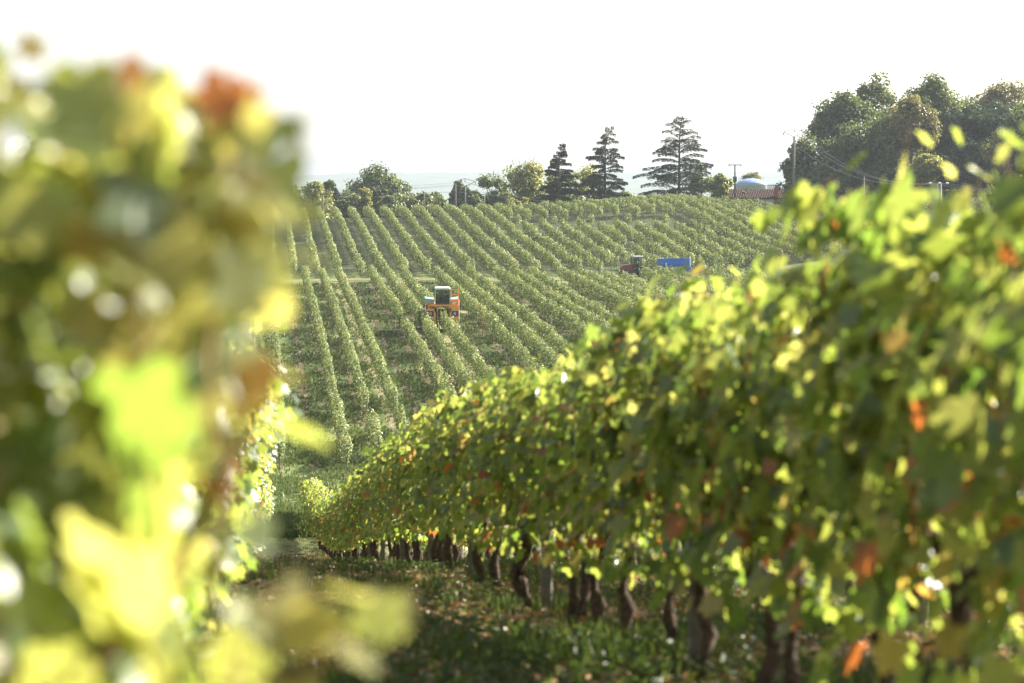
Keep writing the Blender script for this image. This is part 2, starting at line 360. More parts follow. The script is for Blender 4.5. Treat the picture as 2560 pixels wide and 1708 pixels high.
def vine_row(c, y0, y1, dens, label, group, seed, size=(.10, .18), hgt=1.72, gaps=(), miss=.012, wid=.36, posts=8.0, tone0=.0):
    rng = np.random.default_rng(seed)
    x0 = c + ROWM*y0; z0 = H(x0, y0); root = thing('vine_row', (x0, y0, z0), label, 'vine row', group=group)
    L = (y1-y0)*math.hypot(1, ROWM); n = int(L*dens)
    tt = rng.uniform(0, L, n); k = (tt/1.1).astype(int); nv = k.max()+2
    hv = rng.normal(1, .07, nv); wv = rng.normal(1, .14, nv); tv = rng.normal(0, .12, nv); present = rng.random(nv) > miss
    run = rng.random(nv) < miss*.6
    for q in range(nv):
        if run[q]: present[q:q+rng.integers(2, 4)] = False
    keep = present[k]
    wy = y0 + tt*DIRY
    for (a, b) in gaps: keep &= ~((wy > a) & (wy < b))
    tt, k, wy = tt[keep], k[keep], wy[keep]; n = len(tt)
    ph = rng.uniform(0, 6.28, 4)
    nz = rng.normal(0, 1, int(L/.35)+3); nz2 = rng.normal(0, 1, int(L/.35)+3); lump = 1 + .17*np.interp(tt/.35, np.arange(len(nz)), nz) + .07*np.sin(tt*1.7+ph[2]); lump2 = 1 + .24*np.interp(tt/.35, np.arange(len(nz2)), nz2)
    zr = rng.beta(1.35, 1.0, n)                    # 0 bottom .. 1 top
    zz = .42 + (hgt*hv[k]*(1+.40*(lump-1)) - .42)*zr
    shape = np.sqrt(np.clip(1 - (np.abs(zr-.58)/.62)**2.4, .05, 1))
    side = np.where(rng.random(n) < .5, -1, 1)
    r = rng.random(n)**.45
    lat = side*r*wid*wv[k]*np.where(side > 0, lump2, 2-lump2)*shape
    sh = rng.random(n) < .03; zz[sh] += rng.uniform(.02, .30, sh.sum()); 
    gx = c + ROWM*wy; px = gx + lat*DIRY; py = wy - lat*DIRX
    C = np.stack([px - x0, py - y0, hz(gx, wy) + zz - z0], 1)
    N = np.stack([lat*DIRY*2.0, -lat*DIRX*2.0, np.full(n, .55)+.7*(zr-.5)], 1) + rng.normal(0, .45, (n, 3))
    T = np.stack([side*.5, rng.normal(0, .6, n), np.full(n, -.7)], 1) + rng.normal(0, .4, (n, 3))
    S = rng.uniform(size[0], size[1], n)
    tone = np.clip(rng.beta(2.6, 2.4, n)*.95 + tv[k]*.5 + (zr-.5)*.15 + tone0 + np.where(rng.random(n) < .03, .35, 0), 0, 1)
    vv, ff = leaf_rhombs(C, N, T, S)
    link('foliage', np_mesh('row_foliage', vv, ff, 3, M_ROW, np.repeat(tone, 4)), root)
    q = 0.3
    while q < L:
        py_ = y0 + q*DIRY; px_ = c + ROWM*py_; p = link('post', post_me, root)
        p.location = (px_-x0+rng.normal(0, .03), py_-y0, H(px_, py_)-z0); p.rotation_euler = (rng.normal(0, .02), rng.normal(0, .03), 0)
        q += posts*rng.uniform(.85, 1.15)
    return root

LOWER = []
base = .75
pat = [-18.5, -16.65, -14.8, -11.1, -9.25, -7.4, -6.65+.75, -3.0, -1.1, .75, 4.5, 6.45, 8.35, 12.1, 13.9, 15.7, 19.6, 21.5, 23.35, 26.7, 28.5, 30.4, 34.2, 36.0, 37.9, 39.7, 43.5, 45.3, 47.2, 50.9, 52.7, 54.6, 58.2]
pat = [-10.3, -8.4, -6.7, -3.0, -1.1] + [p for p in pat if p >= .75]
for k, c in enumerate(pat):
    y0 = 136 if c < 5 else (139 if c < 9 else 152 + max(0, c-10)*1.0)
    ye = 278
    for _ in range(3): ye = path_y(c + ROWM*ye) - (17.0 if 37 < c < 40 else 9.0 if 35 < c < 37 else 8.0 if c > 40 else 3.0)
    gaps = []
    if abs(c-6.45) < .1: gaps = [(150, 158)]
    if abs(c-8.35) < .1: gaps = [(152, 156)]
    LOWER.append(vine_row(c, y0, ye, 240, 'green trimmed vine row on the valley field below the track, %s from the left' % ordinal(k+1),
        'vine rows of the lower valley field', 100+k, gaps=gaps, wid=.27, posts=9.0))
UP0 = 8.66-2.63*4
k = 0
UPC = [UP0 + 2.63*i for i in range(32)]
for k, c in enumerate(UPC):
    ys = 286
    for _ in range(3): ys = path_y(c + ROWM*ys) + 4.0
    ye = 399 + (4 if c > 50 else 0)
    # the right edge of the block follows the road
    xr = c + ROWM*ys
    if xr > 44: ys = min(ye-20, (c-44)/.102)
    gaps = []; ms = .012
    if 36 < c < 62:                                  # thin patch near the crest, bare posts standing
        a = 352 - (c-36)*.25; gaps = [(a, a+7), (a+9.5, a+19)] if k % 2 else [(a+2, a+16)]
        ms = .09
    vine_row(c, ys, ye, 185, 'trellised vine row climbing the upper hillside to the crest, %s from the left' % ordinal(k+1),
             'vine rows of the upper hillside', 300+k, size=(.13, .22), gaps=gaps, miss=ms, wid=.33, hgt=1.8, posts=8.0)

# ------------------------------------------------------------------ near grapevines
def make_vine(seed, height=1.9, shift=0.0, spread=1.0):
    rng = np.random.default_rng(seed); rr = random.Random(seed)
    tr = MB(); pts = []; bx, by = rr.uniform(-.12, .12), rr.uniform(-.30, .30)
    for q in range(8):
        t = q/7; pts.append((bx*math.sin(t*3)+rr.uniform(-.03, .03), by*(1-t)**1.3+rr.uniform(-.018, .018), -.12 + t*.80))
    rad = [.060, .044, .036, .042, .031, .034, .042, .046]; thick = rr.uniform(.7, 1.25); rad = [r*thick*rr.uniform(.75, 1.3) for r in rad]
    tr.tube(pts, rad, 9)
    arms = []
    for s in (-1, 1):
        ap = [pts[-1]]
        for q in range(1, 5): ap.append((pts[-1][0]+rr.uniform(-.03, .03), pts[-1][1]+s*q*.125, .70+.035*q*rr.uniform(.4, 1.2)))
        tr.tube(ap, [.042, .034, .028, .024, .018], 7); arms += ap[1:]
    trunk = tr.mesh('vine_trunk', M_BARK, smooth=True)
    cn = MB(); Cs, Ns, Ts, Ss, To = [], [], [], [], []
    for q in range(17):
        a = Vector(rr.choice(arms)); a.y += rr.uniform(-.08, .08)
        top = rr.uniform(.86, 1.01)*height; lean = rr.gauss(0, .13)*spread; ly = rr.gauss(0, .13); droop = rr.random() < .35
        L = 14; cp = []
        for i in range(L+1):
            t = i/L
            if droop:
                side = 1 if lean > 0 else -1; zt_ = .78 + (top*.9-.78)*math.sin(min(1, t*1.05)*PI*.78)**.9
                x = a.x + side*spread*(.10+.38*t**1.4); yy = a.y + ly*t*1.8
                p = Vector((x, yy, zt_))
            else:
                p = Vector((a.x + lean*math.sin(t*2.2)*1.1, a.y + ly*t, .74 + (top-.74)*t))
            p += Vector((rr.uniform(-.015, .015), rr.uniform(-.015, .015), 0)); cp.append(p)
        cn.tube(cp, [.0055*(1-.6*i/L) for i in range(L+1)], 4, cap=False)
        nl = 33
        for i in range(nl):
            t = (i+rr.random())/nl; j = min(L-1, int(t*L)); p = cp[j].lerp(cp[j+1], t*L-j)
            az = rr.uniform(0, 2*PI); o = rr.uniform(.04, .15); out = Vector((math.cos(az)*1.25, math.sin(az)*.9, rr.uniform(-.35, .35)))
            c = p + out*o; Cs.append(c); side = 1 if c.x > 0 else -1
            Ns.append(Vector((side*.75, 0, .62)) + Vector((rng.normal(0, .5), rng.normal(0, .5), rng.normal(0, .4))))
            Ts.append(Vector((out.x*.7, out.y*.7, -.75)) + Vector((rng.normal(0, .3), rng.normal(0, .3), rng.normal(0, .25))))
            Ss.append(rr.uniform(.07, .135)*(1-.35*max(0, t-.75)/.25))
            tn = rng.beta(1.6, 2.7)*.88 + .06*t + (.14 if c.z < .95 else 0)*rr.random()
            if rr.random() < .035 + (.12 if c.z < 1.0 else 0): tn = rr.uniform(.80, 1.0)
            To.append(min(1, tn) if tn > .8 else min(.86, tn+shift*rr.random()))
    for q in range(300):                          # hanging side leaves
        side = rr.choice((-1, 1)); c = Vector((side*rr.uniform(.08, .36), rr.uniform(-.62, .62), (.255 + .745*rr.random()**.82)*height*.93))
        Cs.append(c); Ns.append(Vector((side, 0, .35)) + Vector((rng.normal(0, .4), rng.normal(0, .45), rng.normal(0, .35))))
        Ts.append(Vector((side*.25, rng.normal(0, .35), -1))); Ss.append(rr.uniform(.075, .14)); To.append(min(1, rng.beta(1.6, 2.6)*.86 + (rr.random() < .13)*.6))
    vv, ff = leaf_grape(np.array(Cs), np.array(Ns), np.array(Ts), np.array(Ss), rng)
    fol = np_mesh('vine_foliage', vv, ff, 3, M_VINE, np.repeat(np.array(To), NL))
    return trunk, cn.mesh('vine_canes', M_CANE, smooth=True), fol
VINES = [make_vine(11+k) for k in range(12)]
YVINES = [make_vine(51+k, 1.84, .28, .6) for k in range(3)]
def place_vine(x, y, k, label, group, seed, zs=1.0, slope=0.0, pool=None):
    rr = random.Random(seed); pool = pool or VINES; tr, cn, fo = pool[k % len(pool)]
    r = thing('grapevine', (x, y, H(x, y)), label, 'grapevine', group=group)
    r.rotation_euler = (slope*.75, 0, RZ + (PI if rr.random() < .5 else 0) )
    if abs(r.rotation_euler.z - RZ) > 1: r.rotation_euler.x *= -1
    s = rr.uniform(.97, 1.05); r.scale = (s*rr.uniform(.95, 1.08), s, s*zs*rr.uniform(.96, 1.05))
    link('trunk', tr, r); link('canes', cn, r); link('foliage', fo, r)
    return r
def slope_at(x, y): return math.atan((H(x, y+1.0) - H(x, y-1.0))/2.0)
def near_row(c, ya, yb, seed, where, group, side_note, zs=1.0):
    rr = random.Random(seed); y = ya; k = 0
    while y < yb:
        x = c + ROWM*y + rr.gauss(0, .03); k += 1
        place_vine(x, y, rr.randrange(12), 'gnarled grapevine in the %s, %s from the camera' % (where, ordinal(k)), group, seed*1000+k, float(np.interp(y, [7, 9, 11.5, 13.5, 16, 20], [1.09, 1.015, .975, .93, .965, .98])) if zs < 0 else zs*((.95 if k < 4 else 1.02) if c < 0 and k < 14 else 1), slope_at(x, y), YVINES if (c < 0 and k < 12) else None)
        y += (.72 if c < 0 and k < 11 else 1.13) + rr.uniform(-.07, .07)
near_row(2.05, 4.6, 114, 5, 'sunlit foreground row on the right', 'grapevines of the right foreground row', '', -1)
near_row(-.52, 2.7, 114, 6, 'blurred foreground row on the left', 'grapevines of the left foreground row', '', 1.0)
near_row(4.28, 9.0, 114, 7, 'row behind the right foreground row', 'grapevines of the row behind the right one', '')

# the vine nearest the lens, its long shoots standing clear of the row
def close_vine():
    x0, y0 = -.52 + ROWM*2.9, 2.9; z0 = H(x0, y0); rng = np.random.default_rng(5); rr = random.Random(8)
    r = thing('grapevine', (x0, y0, z0), 'blurred grapevine nearest the lens with long yellow shoots tipped red', 'grapevine', group='grapevines of the left foreground row')
    def at(u, v, d): return Vector(((u-125-1280)/F*d - x0, d - y0, (435-v)/F*d - z0))
    tr = MB(); head = Vector((0, 0, .78)); tr.tube([(.03, .02, -.15), (-.03, 0, .25), (.04, .03, .55), head], [.055, .042, .036, .045], 9)
    arms = []
    for sgn in (-1, 1):
        ap = [head, head+Vector((.02, .2*sgn, .03)), head+Vector((-.01, .42*sgn, .05))]; tr.tube(ap, [.036, .026, .02], 7); arms += ap
    tr.build('trunk', M_BARK, r, True)
    shoots = [(1.70, [(690, 1250), (640, 900), (690, 620), (715, 400), (712, 250)], [(690, 232, .085, .99), (742, 228, .06, .97), (712, 300, .10, .80), (700, 400, .13, .70), (745, 470, .12, .74), (665, 490, .12, .68), (720, 560, .14, .72), (640, 640, .15, .70), (735, 690, .12, .66), (600, 560, .12, .45)]),
              (1.62, [(520, 1500), (480, 900), (440, 500), (430, 260)], [(432, 188, .08, .96), (440, 262, .09, .80), (335, 235, .12, .55), (400, 360, .13, .66), (520, 290, .09, .62), (330, 420, .14, .50), (250, 320, .14, .58), (480, 470, .14, .40), (560, 780, .15, .72), (420, 640, .13, .75), (360, 590, .09, .92)]),
              (1.85, [(250, 1500), (200, 800), (120, 400), (90, 240)], [(110, 225, .06, .84), (20, 140, .12, .45), (215, 112, .05, .88), (60, 330, .15, .62), (160, 480, .16, .45), (40, 560, .15, .66), (230, 640, .15, .35), (110, 800, .16, .62)]),
              (1.80, [(640, 1600), (700, 1200), (740, 1000)], [(765, 930, .07, .93), (735, 985, .07, .90), (700, 900, .12, .72), (660, 1210, .06, .94), (620, 1120, .12, .58), (600, 1320, .12, .5), (560, 1000, .15, .64), (640, 800, .13, .62)]),
              (1.66, [(500, 1900), (700, 1760), (1000, 1640)], [(745, 1560, .12, .66), (700, 1640, .10, .60), (900, 1565, .085, .78), (1000, 1640, .08, .76)])]
    cn = MB(); Cs, Ns, Ts, Ss, To = [], [], [], [], []
    for d, cpts, lv in shoots:
        d *= 1.5
        pts = [arms[rr.randrange(len(arms))]] + [at(u, v, d) for u, v in cpts]; cn.tube(pts, [.006] + [.0045]*(len(pts)-2) + [.002], 5, cap=False)
        for (u, v, sz, tn) in lv:
            c = at(u, v, d + rr.uniform(-.08, .08)); Cs.append(c); Ss.append(sz*.78); To.append(tn)
            if tn < .86:
                for _ in range(3): Cs.append(c + Vector((rr.gauss(0, .05), rr.uniform(.02, .2), rr.gauss(-.02, .05)))); Ss.append(sz*rr.uniform(.5, .8)); To.append(min(.84, max(.2, tn+rr.gauss(0, .14)))); Ns.append(Vector((rr.gauss(.5, .5), rr.gauss(-.4, .6), rr.gauss(.4, .5)))); Ts.append(Vector((rr.gauss(0, .6), rr.gauss(0, .3), -.8)))
            Ns.append(Vector((rr.uniform(.1, .7), -1.0, rr.uniform(-.1, .7)))); Ts.append(Vector((rr.uniform(-.5, .5), rr.uniform(-.3, .3), -1)))
            near = min(pts, key=lambda q: (q-c).length); cn.tube([near.lerp(c, .02), near.lerp(c, .6)+Vector((0, 0, .01)), c], .0016, 4, cap=False)
    for q in range(330):
        u = rr.uniform(-100, 640); v = rr.uniform(330 + 90*math.sin(u*.021), 1750); d = rr.uniform(2.6, 3.3); u += 50
        if v > 900: u = -100 + (u+100)*.80
        Cs.append(at(u, v, d)); Ss.append(rr.uniform(.06, .115)); To.append(min(.84, .18+rng.beta(2.2, 1.9)*.66)); Ns.append(Vector((rr.uniform(-.3, 1.2), rr.gauss(-.5, .6), rr.gauss(.4, .4)))); Ts.append(Vector((rr.gauss(0, .4), rr.gauss(0, .3), -1)))
    cn.build('canes', M_CANE, r, True)
    vv, ff = leaf_grape(np.array(Cs), np.array(Ns), np.array(Ts), np.array(Ss)*1.05, rng)
    link('foliage', np_mesh('vine_foliage', vv, ff, 3, M_VINE, np.repeat(np.array(To), NL)), r)
close_vine()

# trellis posts and wires of the near rows
def trellis(c, ya, yb, label, seed):
    rr = random.Random(seed); x0 = c + ROWM*ya; z0 = H(x0, ya)
    r = thing('trellis', (x0, ya, z0), label, 'trellis', group='trellises of the near rows'); y = ya; P = []
    while y < yb:
        x = c + ROWM*y; P.append((x-x0, y-ya, H(x, y)-z0)); p = link('post', post_me, r); p.location = P[-1]; p.scale = (1.0, 1.0, 1.0); p.rotation_euler = (rr.gauss(0, .02), rr.gauss(0, .03), 0)
        y += 6.2
    for hh in (.74, 1.15, 1.5): MB().tube([(a, b, z+hh) for a, b, z in P], .0022, 4).build('wire', M_WIRE, r)
trellis(2.05, 5.2, 114, 'wooden posts and wires carrying the right foreground row', 1)
trellis(-.52, 4.7, 114, 'wooden posts and wires carrying the left foreground row', 2)
trellis(4.28, 9.5, 114, 'wooden posts and wires of the row behind the right foreground row', 3)

# ------------------------------------------------------------------ grass, weeds and litter
def blades(name, label_kind, pts, hgt, wid, rng, mt, tone_shift=0.0, per=5):
    n = len(pts); P = np.repeat(pts, per, 0) + np.concatenate([rng.normal(0, .05, (n*per, 2)), np.zeros((n*per, 1))], 1)
    m = len(P); az = rng.uniform(0, 6.28, m); hh = hgt*rng.uniform(.5, 1.3, m); ln = rng.uniform(.1, .6, m)*hh
    dx, dy = np.cos(az), np.sin(az); w = wid*rng.uniform(.6, 1.3, m)
    a = P + np.stack([-dy*w, dx*w, -.02*np.ones(m)], 1); b = P + np.stack([dy*w, -dx*w, -.02*np.ones(m)], 1)
    c = P + np.stack([dx*ln, dy*ln, hh], 1)
    V = np.stack([a, b, c], 1).reshape(-1, 3); f = np.arange(m*3)
    tone = np.repeat(np.clip(np.repeat(rng.beta(2, 3, n), per)*1.0 + tone_shift + rng.normal(0, .08, m), 0, 1), 3)
    o = link(name, np_mesh(name, V, f, 3, mt, tone)); tag(o, label_kind, name.replace('_', ' '), kind='stuff'); return o
def scat(n, y0, y1, xa, xb, rng, power=1.0, rel=True):
    y = y0 + (y1-y0)*rng.random(n)**power; t = rng.random(n)
    if rel: x = (xa + (xb-xa)*t)/F*y          # fan between two bearings, in photo columns from the centre
    else: x = xa + (xb-xa)*t
    return np.stack([x, y, hz(x, y)], 1)
rng = np.random.default_rng(77)
p = np.concatenate([scat(26000, 95, 140, -900, -50, rng), scat(60000, 139, 275, -760, 300, rng, 1.3)])
cl = np.sin(p[:, 0]*.9)*np.sin(p[:, 1]*.45) + rng.normal(0, .5, len(p)); p = p[cl > -.2]
blades('grass', 'rough grass growing on the headland and between the valley rows', p, .22, .035, rng, M_GRASS, .05)
p = scat(30000, 8, 112, -760, 1300, rng, 1.6); cl = np.sin(p[:, 0]*2.1+1)*np.sin(p[:, 1]*1.1) + rng.normal(0, .4, len(p)); p = p[cl > .45]
blades('grass', 'short weeds and grass between the foreground vine rows', p, .13, .012, rng, M_GRASS, -.05, 8)
p = scat(34000, 6, 80, -700, 1300, rng, 1.3)
n = len(p); vv, ff = leaf_rhombs(p + np.array([0, 0, .02]), np.array([0, 0, 1.0]) + rng.normal(0, .35, (n, 3)), rng.normal(0, 1, (n, 3)), rng.uniform(.06, .13, n))
tag(link('fallen_leaves', np_mesh('fallen_leaves', vv, ff, 3, M_LITTER, np.repeat(rng.random(n), 4))), 'brown and orange fallen vine leaves on the soil', 'fallen leaves', kind='stuff')
# broad leaved weeds on the near ground
p = scat(2600, 9, 60, -450, 800, rng, 1.4); cl = np.sin(p[:, 0]*1.3+4)*np.sin(p[:, 1]*.7+2); p = p[cl > -.2]
q = np.repeat(p, 9, 0); n = len(q); q = q + np.concatenate([rng.normal(0, .07, (n, 2)), rng.uniform(.02, .14, (n, 1))], 1)
vv, ff = leaf_rhombs(q, np.array([0, 0, 1.0]) + rng.normal(0, .4, (n, 3)), rng.normal(0, 1, (n, 3)), rng.uniform(.03, .07, n), .6)
tag(link('weeds', np_mesh('weeds', vv, ff, 3, M_GRASS, np.repeat(rng.random(n)*.45, 4))), 'low broad leaved weeds between the near vine trunks', 'weeds', kind='stuff')
# bank scrub and lawn tufts on the right
p = scat(22000, 300, 420, 700, 1500, rng, 1.0); p = p[(p[:, 0] > 60) & (np.sin(p[:, 0]*.3)+np.sin(p[:, 1]*.11+p[:, 0]*.1)+rng.normal(0, .8, len(p)) > -.3)]
pass
blades('bank_grass', 'long rough grass covering the bank above the road', p, .22, .06, rng, M_GRASS, -.05, 4)

M_SCRUB = leaf_mat('scrub_leaf', [(0, (.03, .045, .02)), (.6, (.06, .06, .03)), (1, (.12, .085, .05))], [(0, (.04, .06, .02)), (1, (.12, .09, .04))], .3, .03)
y_ = rng.uniform(285, 372, 42000); x_ = 50.3 + 14*rng.random(42000)**1.3 + (y_-340)*.02; bmp = np.abs(np.sin(x_*.9)*np.sin(y_*.55)) + .5*np.abs(np.sin(x_*2.3+1)*np.sin(y_*1.7))
C_ = np.stack([x_, y_, hz(x_, y_) + bmp*rng.random(42000)**.5*1.1], 1); vv, ff = leaf_rhombs(C_, np.array([0, 0, 1.0])+rng.normal(0, .6, (42000, 3)), rng.normal(0, 1, (42000, 3)), rng.uniform(.18, .38, 42000))
tag(link('scrub', np_mesh('scrub', vv, ff, 3, M_SCRUB, np.repeat(np.clip(rng.beta(2, 3, 42000)+.3*np.sin(x_*.4)*np.sin(y_*.2), 0, 1), 4))), 'brown green brambly scrub covering the bank beside the road', 'scrub', kind='stuff')
# ------------------------------------------------------------------ trees
def tree(x, y, top, width, label, mt, seed, name='tree', nclump=26, per=260, leaf=(.34, .62), trunk_h=.3, sparse=1.0, flat=1.0, depth=None, bare=0, limbs=True, group=None, shape=1.0, bark=None, z0=None, lowest=.12, lobes=True):
    rng = np.random.default_rng(seed); rr = random.Random(seed)
    zb = H(x, y) if z0 is None else z0; h = top - zb
    r = thing(name, (x, y, zb), label, 'tree', group=group)
    cz = h*(trunk_h + (1-trunk_h)*.5); rz = h*(1-trunk_h)*.5; rx = width/2; ry = (depth or width)/2
    if trunk_h < .06: cz = h*.42; rz = h*.56
    cl = []
    for q in range(nclump):
        for _ in range(50):
            p = rng.uniform(-1, 1, 3); rn = np.linalg.norm(p)
            if rn < 1 and (rn > .45 or rng.random() < .35): break
        w = 1 - .35*shape*max(0, p[2])**1.5
        cl.append((p[0]*rx*w*.86, p[1]*ry*w*.86, cz + p[2]*rz*.86*flat, rng.uniform(.17, .34)*min(rx, rz*1.4)))
    b = MB(); tp = [(0, 0, -.4), (rr.uniform(-.1, .1), 0, h*.15), (rr.uniform(-.2, .2), rr.uniform(-.2, .2), h*trunk_h), (rr.uniform(-.4, .4), 0, h*.72)]
    R = max(.10, h*.022); b.tube(tp, [R*1.3, R, R*.8, R*.25], 8)
    b.build('trunk', bark or M_TRUNK, r, True)
    if limbs:
        lb = MB(); base = Vector(tp[2])
        for (a, c, z, s) in cl[:14]:
            e = Vector((a, c, z)); st = Vector(tp[1]).lerp(Vector(tp[3]), rr.uniform(.35, .85)); m = st.lerp(e, .5) + Vector((0, 0, -.05*h*rr.random()))
            lb.tube([st, m, e], [R*.45, R*.3, R*.10], 5)
        for q in range(bare):
            a = rr.uniform(-.7, .7)*rx*.8; st = Vector((a*.8, 0, h*rr.uniform(.75, .9))); e = Vector((a*1.15, 0, h*rr.uniform(1.02, 1.13)))
            lb.tube([st, st.lerp(e, .5)+Vector((.15*rr.uniform(-1, 1), 0, 0)), e], [.05, .035, .015], 4)
        lb.build('limbs', bark or M_TRUNK, r, True)
    Cs = []; Ns = []; tn = []
    for (a, c, z, s) in cl:
        m = int(.85*per*sparse*(.6+rr.random()*.8)); d = norm(rng.normal(0, 1, (m, 3))); rad = s*rng.random(m)[:, None]**.5*np.array([1.25, 1.25, .9])
        # small sub-clumps make the outline ragged
        sub = norm(rng.normal(0, 1, (9, 3)))*s*np.array([1.1, 1.1, .85]); pick = rng.integers(0, 9, m)
        pos = np.where(rng.random(m)[:, None] < .5, d*rad, sub[pick] + rng.normal(0, s*.22, (m, 3)))
        Cs.append(pos + np.array([a, c, z])); Ns.append(norm(pos)*.8 + np.array([0, 0, .5]) + rng.normal(0, .5, (m, 3)))
        tn.append(np.clip(rng.normal(.5, .17) + rng.normal(0, .18, m), 0, 1))
    if per >= 150:
        m = int(per*nclump*.30); d = norm(rng.normal(0, 1, (m, 3))); nd = norm(rng.normal(0, 1, (16, 3))); am = rng.uniform(-.28, .12, 16)
        rad = .86 + (np.maximum(0, d @ nd.T - .75)/.25 @ am); rad = rad*rng.random(m)**.22
        pos = d*rad[:, None]*np.array([rx, ry, rz*flat])*np.array([1, 1, 1]); pos[:, :2] *= (1 - .35*shape*np.clip(pos[:, 2:3]/max(rz, .1), 0, 1)**1.5)
        Cs.append(pos + np.array([0, 0, cz])); Ns.append(norm(pos)*.9 + np.array([0, 0, .4]) + rng.normal(0, .5, (m, 3))); tn.append(np.clip(.42 + .25*np.sin(d[:, 0]*6+seed)*np.sin(d[:, 2]*5) + rng.normal(0, .16, m), 0, 1))
    C = np.concatenate(Cs); N = np.concatenate(Ns); tn = np.concatenate(tn); keep = C[:, 2] > h*lowest*.3; C, N, tn = C[keep], N[keep], tn[keep]
    n = len(C); T = rng.normal(0, 1, (n, 3)) + np.array([0, 0, -.6]); S = rng.uniform(leaf[0], leaf[1], n)
    vv, ff = leaf_rhombs(C, N, T, S); link('crown', np_mesh('crown', vv, ff, 3, mt, np.repeat(tn, 4)), r)
    return r
def treeuv(u, vtop, wpx, d, label, mt, seed, **k):
    return tree(ux(u, d), d, zt(vtop, d), wpx/F*d*(1.12 if u > 1950 else 1), label, mt, seed, **k)

def cedar(u, vtop, d, halfw, lean, label, seed, tiers=22):
    rng = np.random.default_rng(seed); rr = random.Random(seed); x = ux(u, d); zb = H(x, d); h = zt(vtop, d) - zb
    r = thing('cedar_tree', (x, d, zb), label, 'cedar', group='cedars on the crest')
    def axis(t): return Vector((lean*max(0, t-.72)**1.5*6, 0, t*h))
    R = h*.017; b = MB(); pts = [axis(t) for t in (-.02, .15, .35, .55, .75, .88, 1.0)]; b.tube(pts, [R*1.4, R, R*.85, R*.65, R*.4, R*.22, R*.05], 9); b.build('trunk', M_TRUNK, r, True)
    lb = MB(); Cs, Ns, Ts, Ss, tn = [], [], [], [], []
    nb = tiers*5
    for q in range(nb):
        t = .10 + .89*((q//5 + rr.uniform(-.42, .42))/tiers)
        prof = (1-t)**.72 * (1.0 if t > .16 else .75 + 1.5*t)*rr.uniform(.45, 1.2)
        L = max(.12, 1.12*halfw*prof); az = rr.uniform(0, 2*PI) if q % 5 > 1 else (0 if q % 5 == 0 else PI) + rr.gauss(0, .4)
        o = axis(max(t, 0)); rise = rr.uniform(.0, .36)*L*(1.5 if t > .5 else .8); P = []
        for i in range(9):
            s = i/8; P.append(o + Vector((math.cos(az)*L*s, math.sin(az)*L*s, rise*math.sin(s*2.0) - .10*L*s*s)))
        lb.tube(P, [R*.35*(1-.88*i/8)*(1-t*.6) for i in range(9)], 5, cap=False)
        side = Vector((-math.sin(az), math.cos(az), 0)); m = int(16 + 520*L/halfw)
        s = rng.random(m)**.75; s = .10 + .92*s; off = rng.normal(0, 1, m)*(.02+.075*np.sin(np.clip(s, 0, 1)*PI))*L
        Pn = np.array([list(p) for p in P]); si = np.clip(s, 0, 1)*8; j = np.minimum(si.astype(int), 7); f = (si-j)[:, None]
        pos = Pn[j]*(1-f)+Pn[j+1]*f + np.array(side)[None]*off[:, None] + np.stack([np.zeros(m), np.zeros(m), -np.abs(off)*.38 - rng.random(m)**2*.42 + .06], 1)
        Cs.append(pos); Ns.append(np.array([0, 0, 1.0]) + rng.normal(0, .45, (m, 3)))
        Ts.append(np.array([math.cos(az), math.sin(az), -.45]) + np.array(side)[None]*np.sign(off)[:, None]*.7 + rng.normal(0, .25, (m, 3)))
        Ss.append(rng.uniform(.28, .50, m)*(.5+.5*min(1, L/halfw*1.6))); tn.append(np.clip(rng.normal(.45, .25, m), 0, 1))
    lb.build('branches', M_TRUNK, r, True)
    C = np.concatenate(Cs); vv, ff = leaf_rhombs(C, np.concatenate(Ns), np.concatenate(Ts), np.concatenate(Ss), .34, .05)
    link('crown', np_mesh('crown', vv, ff, 3, M_CEDAR, np.repeat(np.concatenate(tn), 4)), r); return r
cedar(1397, 353, 412, 3.6, .9, 'smallest of the three dark cedars, leftmost, thin leaning tip', 21, 19)
cedar(1512, 311, 412, 4.9, 1.6, 'middle cedar of the three, slender with its tip bent to the right', 22, 19)
cedar(1697, 284, 412, 7.6, .5, 'largest and broadest dark cedar with wide spreading tiers, beside the transformer pole', 23, 21)

GL = 'trees beyond the crest on the left'
treeuv(945, 419, 165, 452, 'broad domed dark tree rising highest left of the harvester against the far plain', M_TDARK, 31, nclump=42, per=330, trunk_h=.12, group=GL)
treeuv(826, 441, 62, 448, 'small dark tree with a pointed top beside the blurred leaves', M_TDARK, 32, nclump=18, trunk_h=.1, group=GL)
treeuv(786, 446, 80, 440, 'yellow green tree half hidden by the blurred foreground leaves', M_TYEL, 33, nclump=20, trunk_h=.1, group=GL)
treeuv(880, 474, 110, 440, 'dense dark hedge tree low beneath the domed tree', M_TDARK, 34, nclump=26, trunk_h=.02, group=GL)
treeuv(805, 486, 80, 430, 'lit bushy tree low behind the leftmost pole', M_TYEL, 44, nclump=18, per=200, trunk_h=.02, group=GL)
treeuv(912, 462, 52, 436, 'bright lime green tree in front of the domed tree', M_TYEL, 35, nclump=18, trunk_h=.05, group=GL)
treeuv(975, 478, 90, 436, 'mid green tree in front of the right flank of the domed tree', M_TMID, 36, nclump=24, trunk_h=.03, group=GL)
treeuv(1036, 474, 70, 446, 'dark rounded tree right of the domed tree behind two poles', M_TDARK, 37, nclump=20, trunk_h=.03, group=GL)
treeuv(1090, 471, 80, 452, 'smooth rounded mid green tree left of the ivy clad column', M_TMID, 38, nclump=22, trunk_h=.03, group=GL)
treeuv(1148, 449, 62, 446, 'columnar ivy clad tree, nearly black green, behind the pole with a frame arm', M_TDARK, 39, nclump=26, per=330, trunk_h=.03, group=GL, shape=.2)
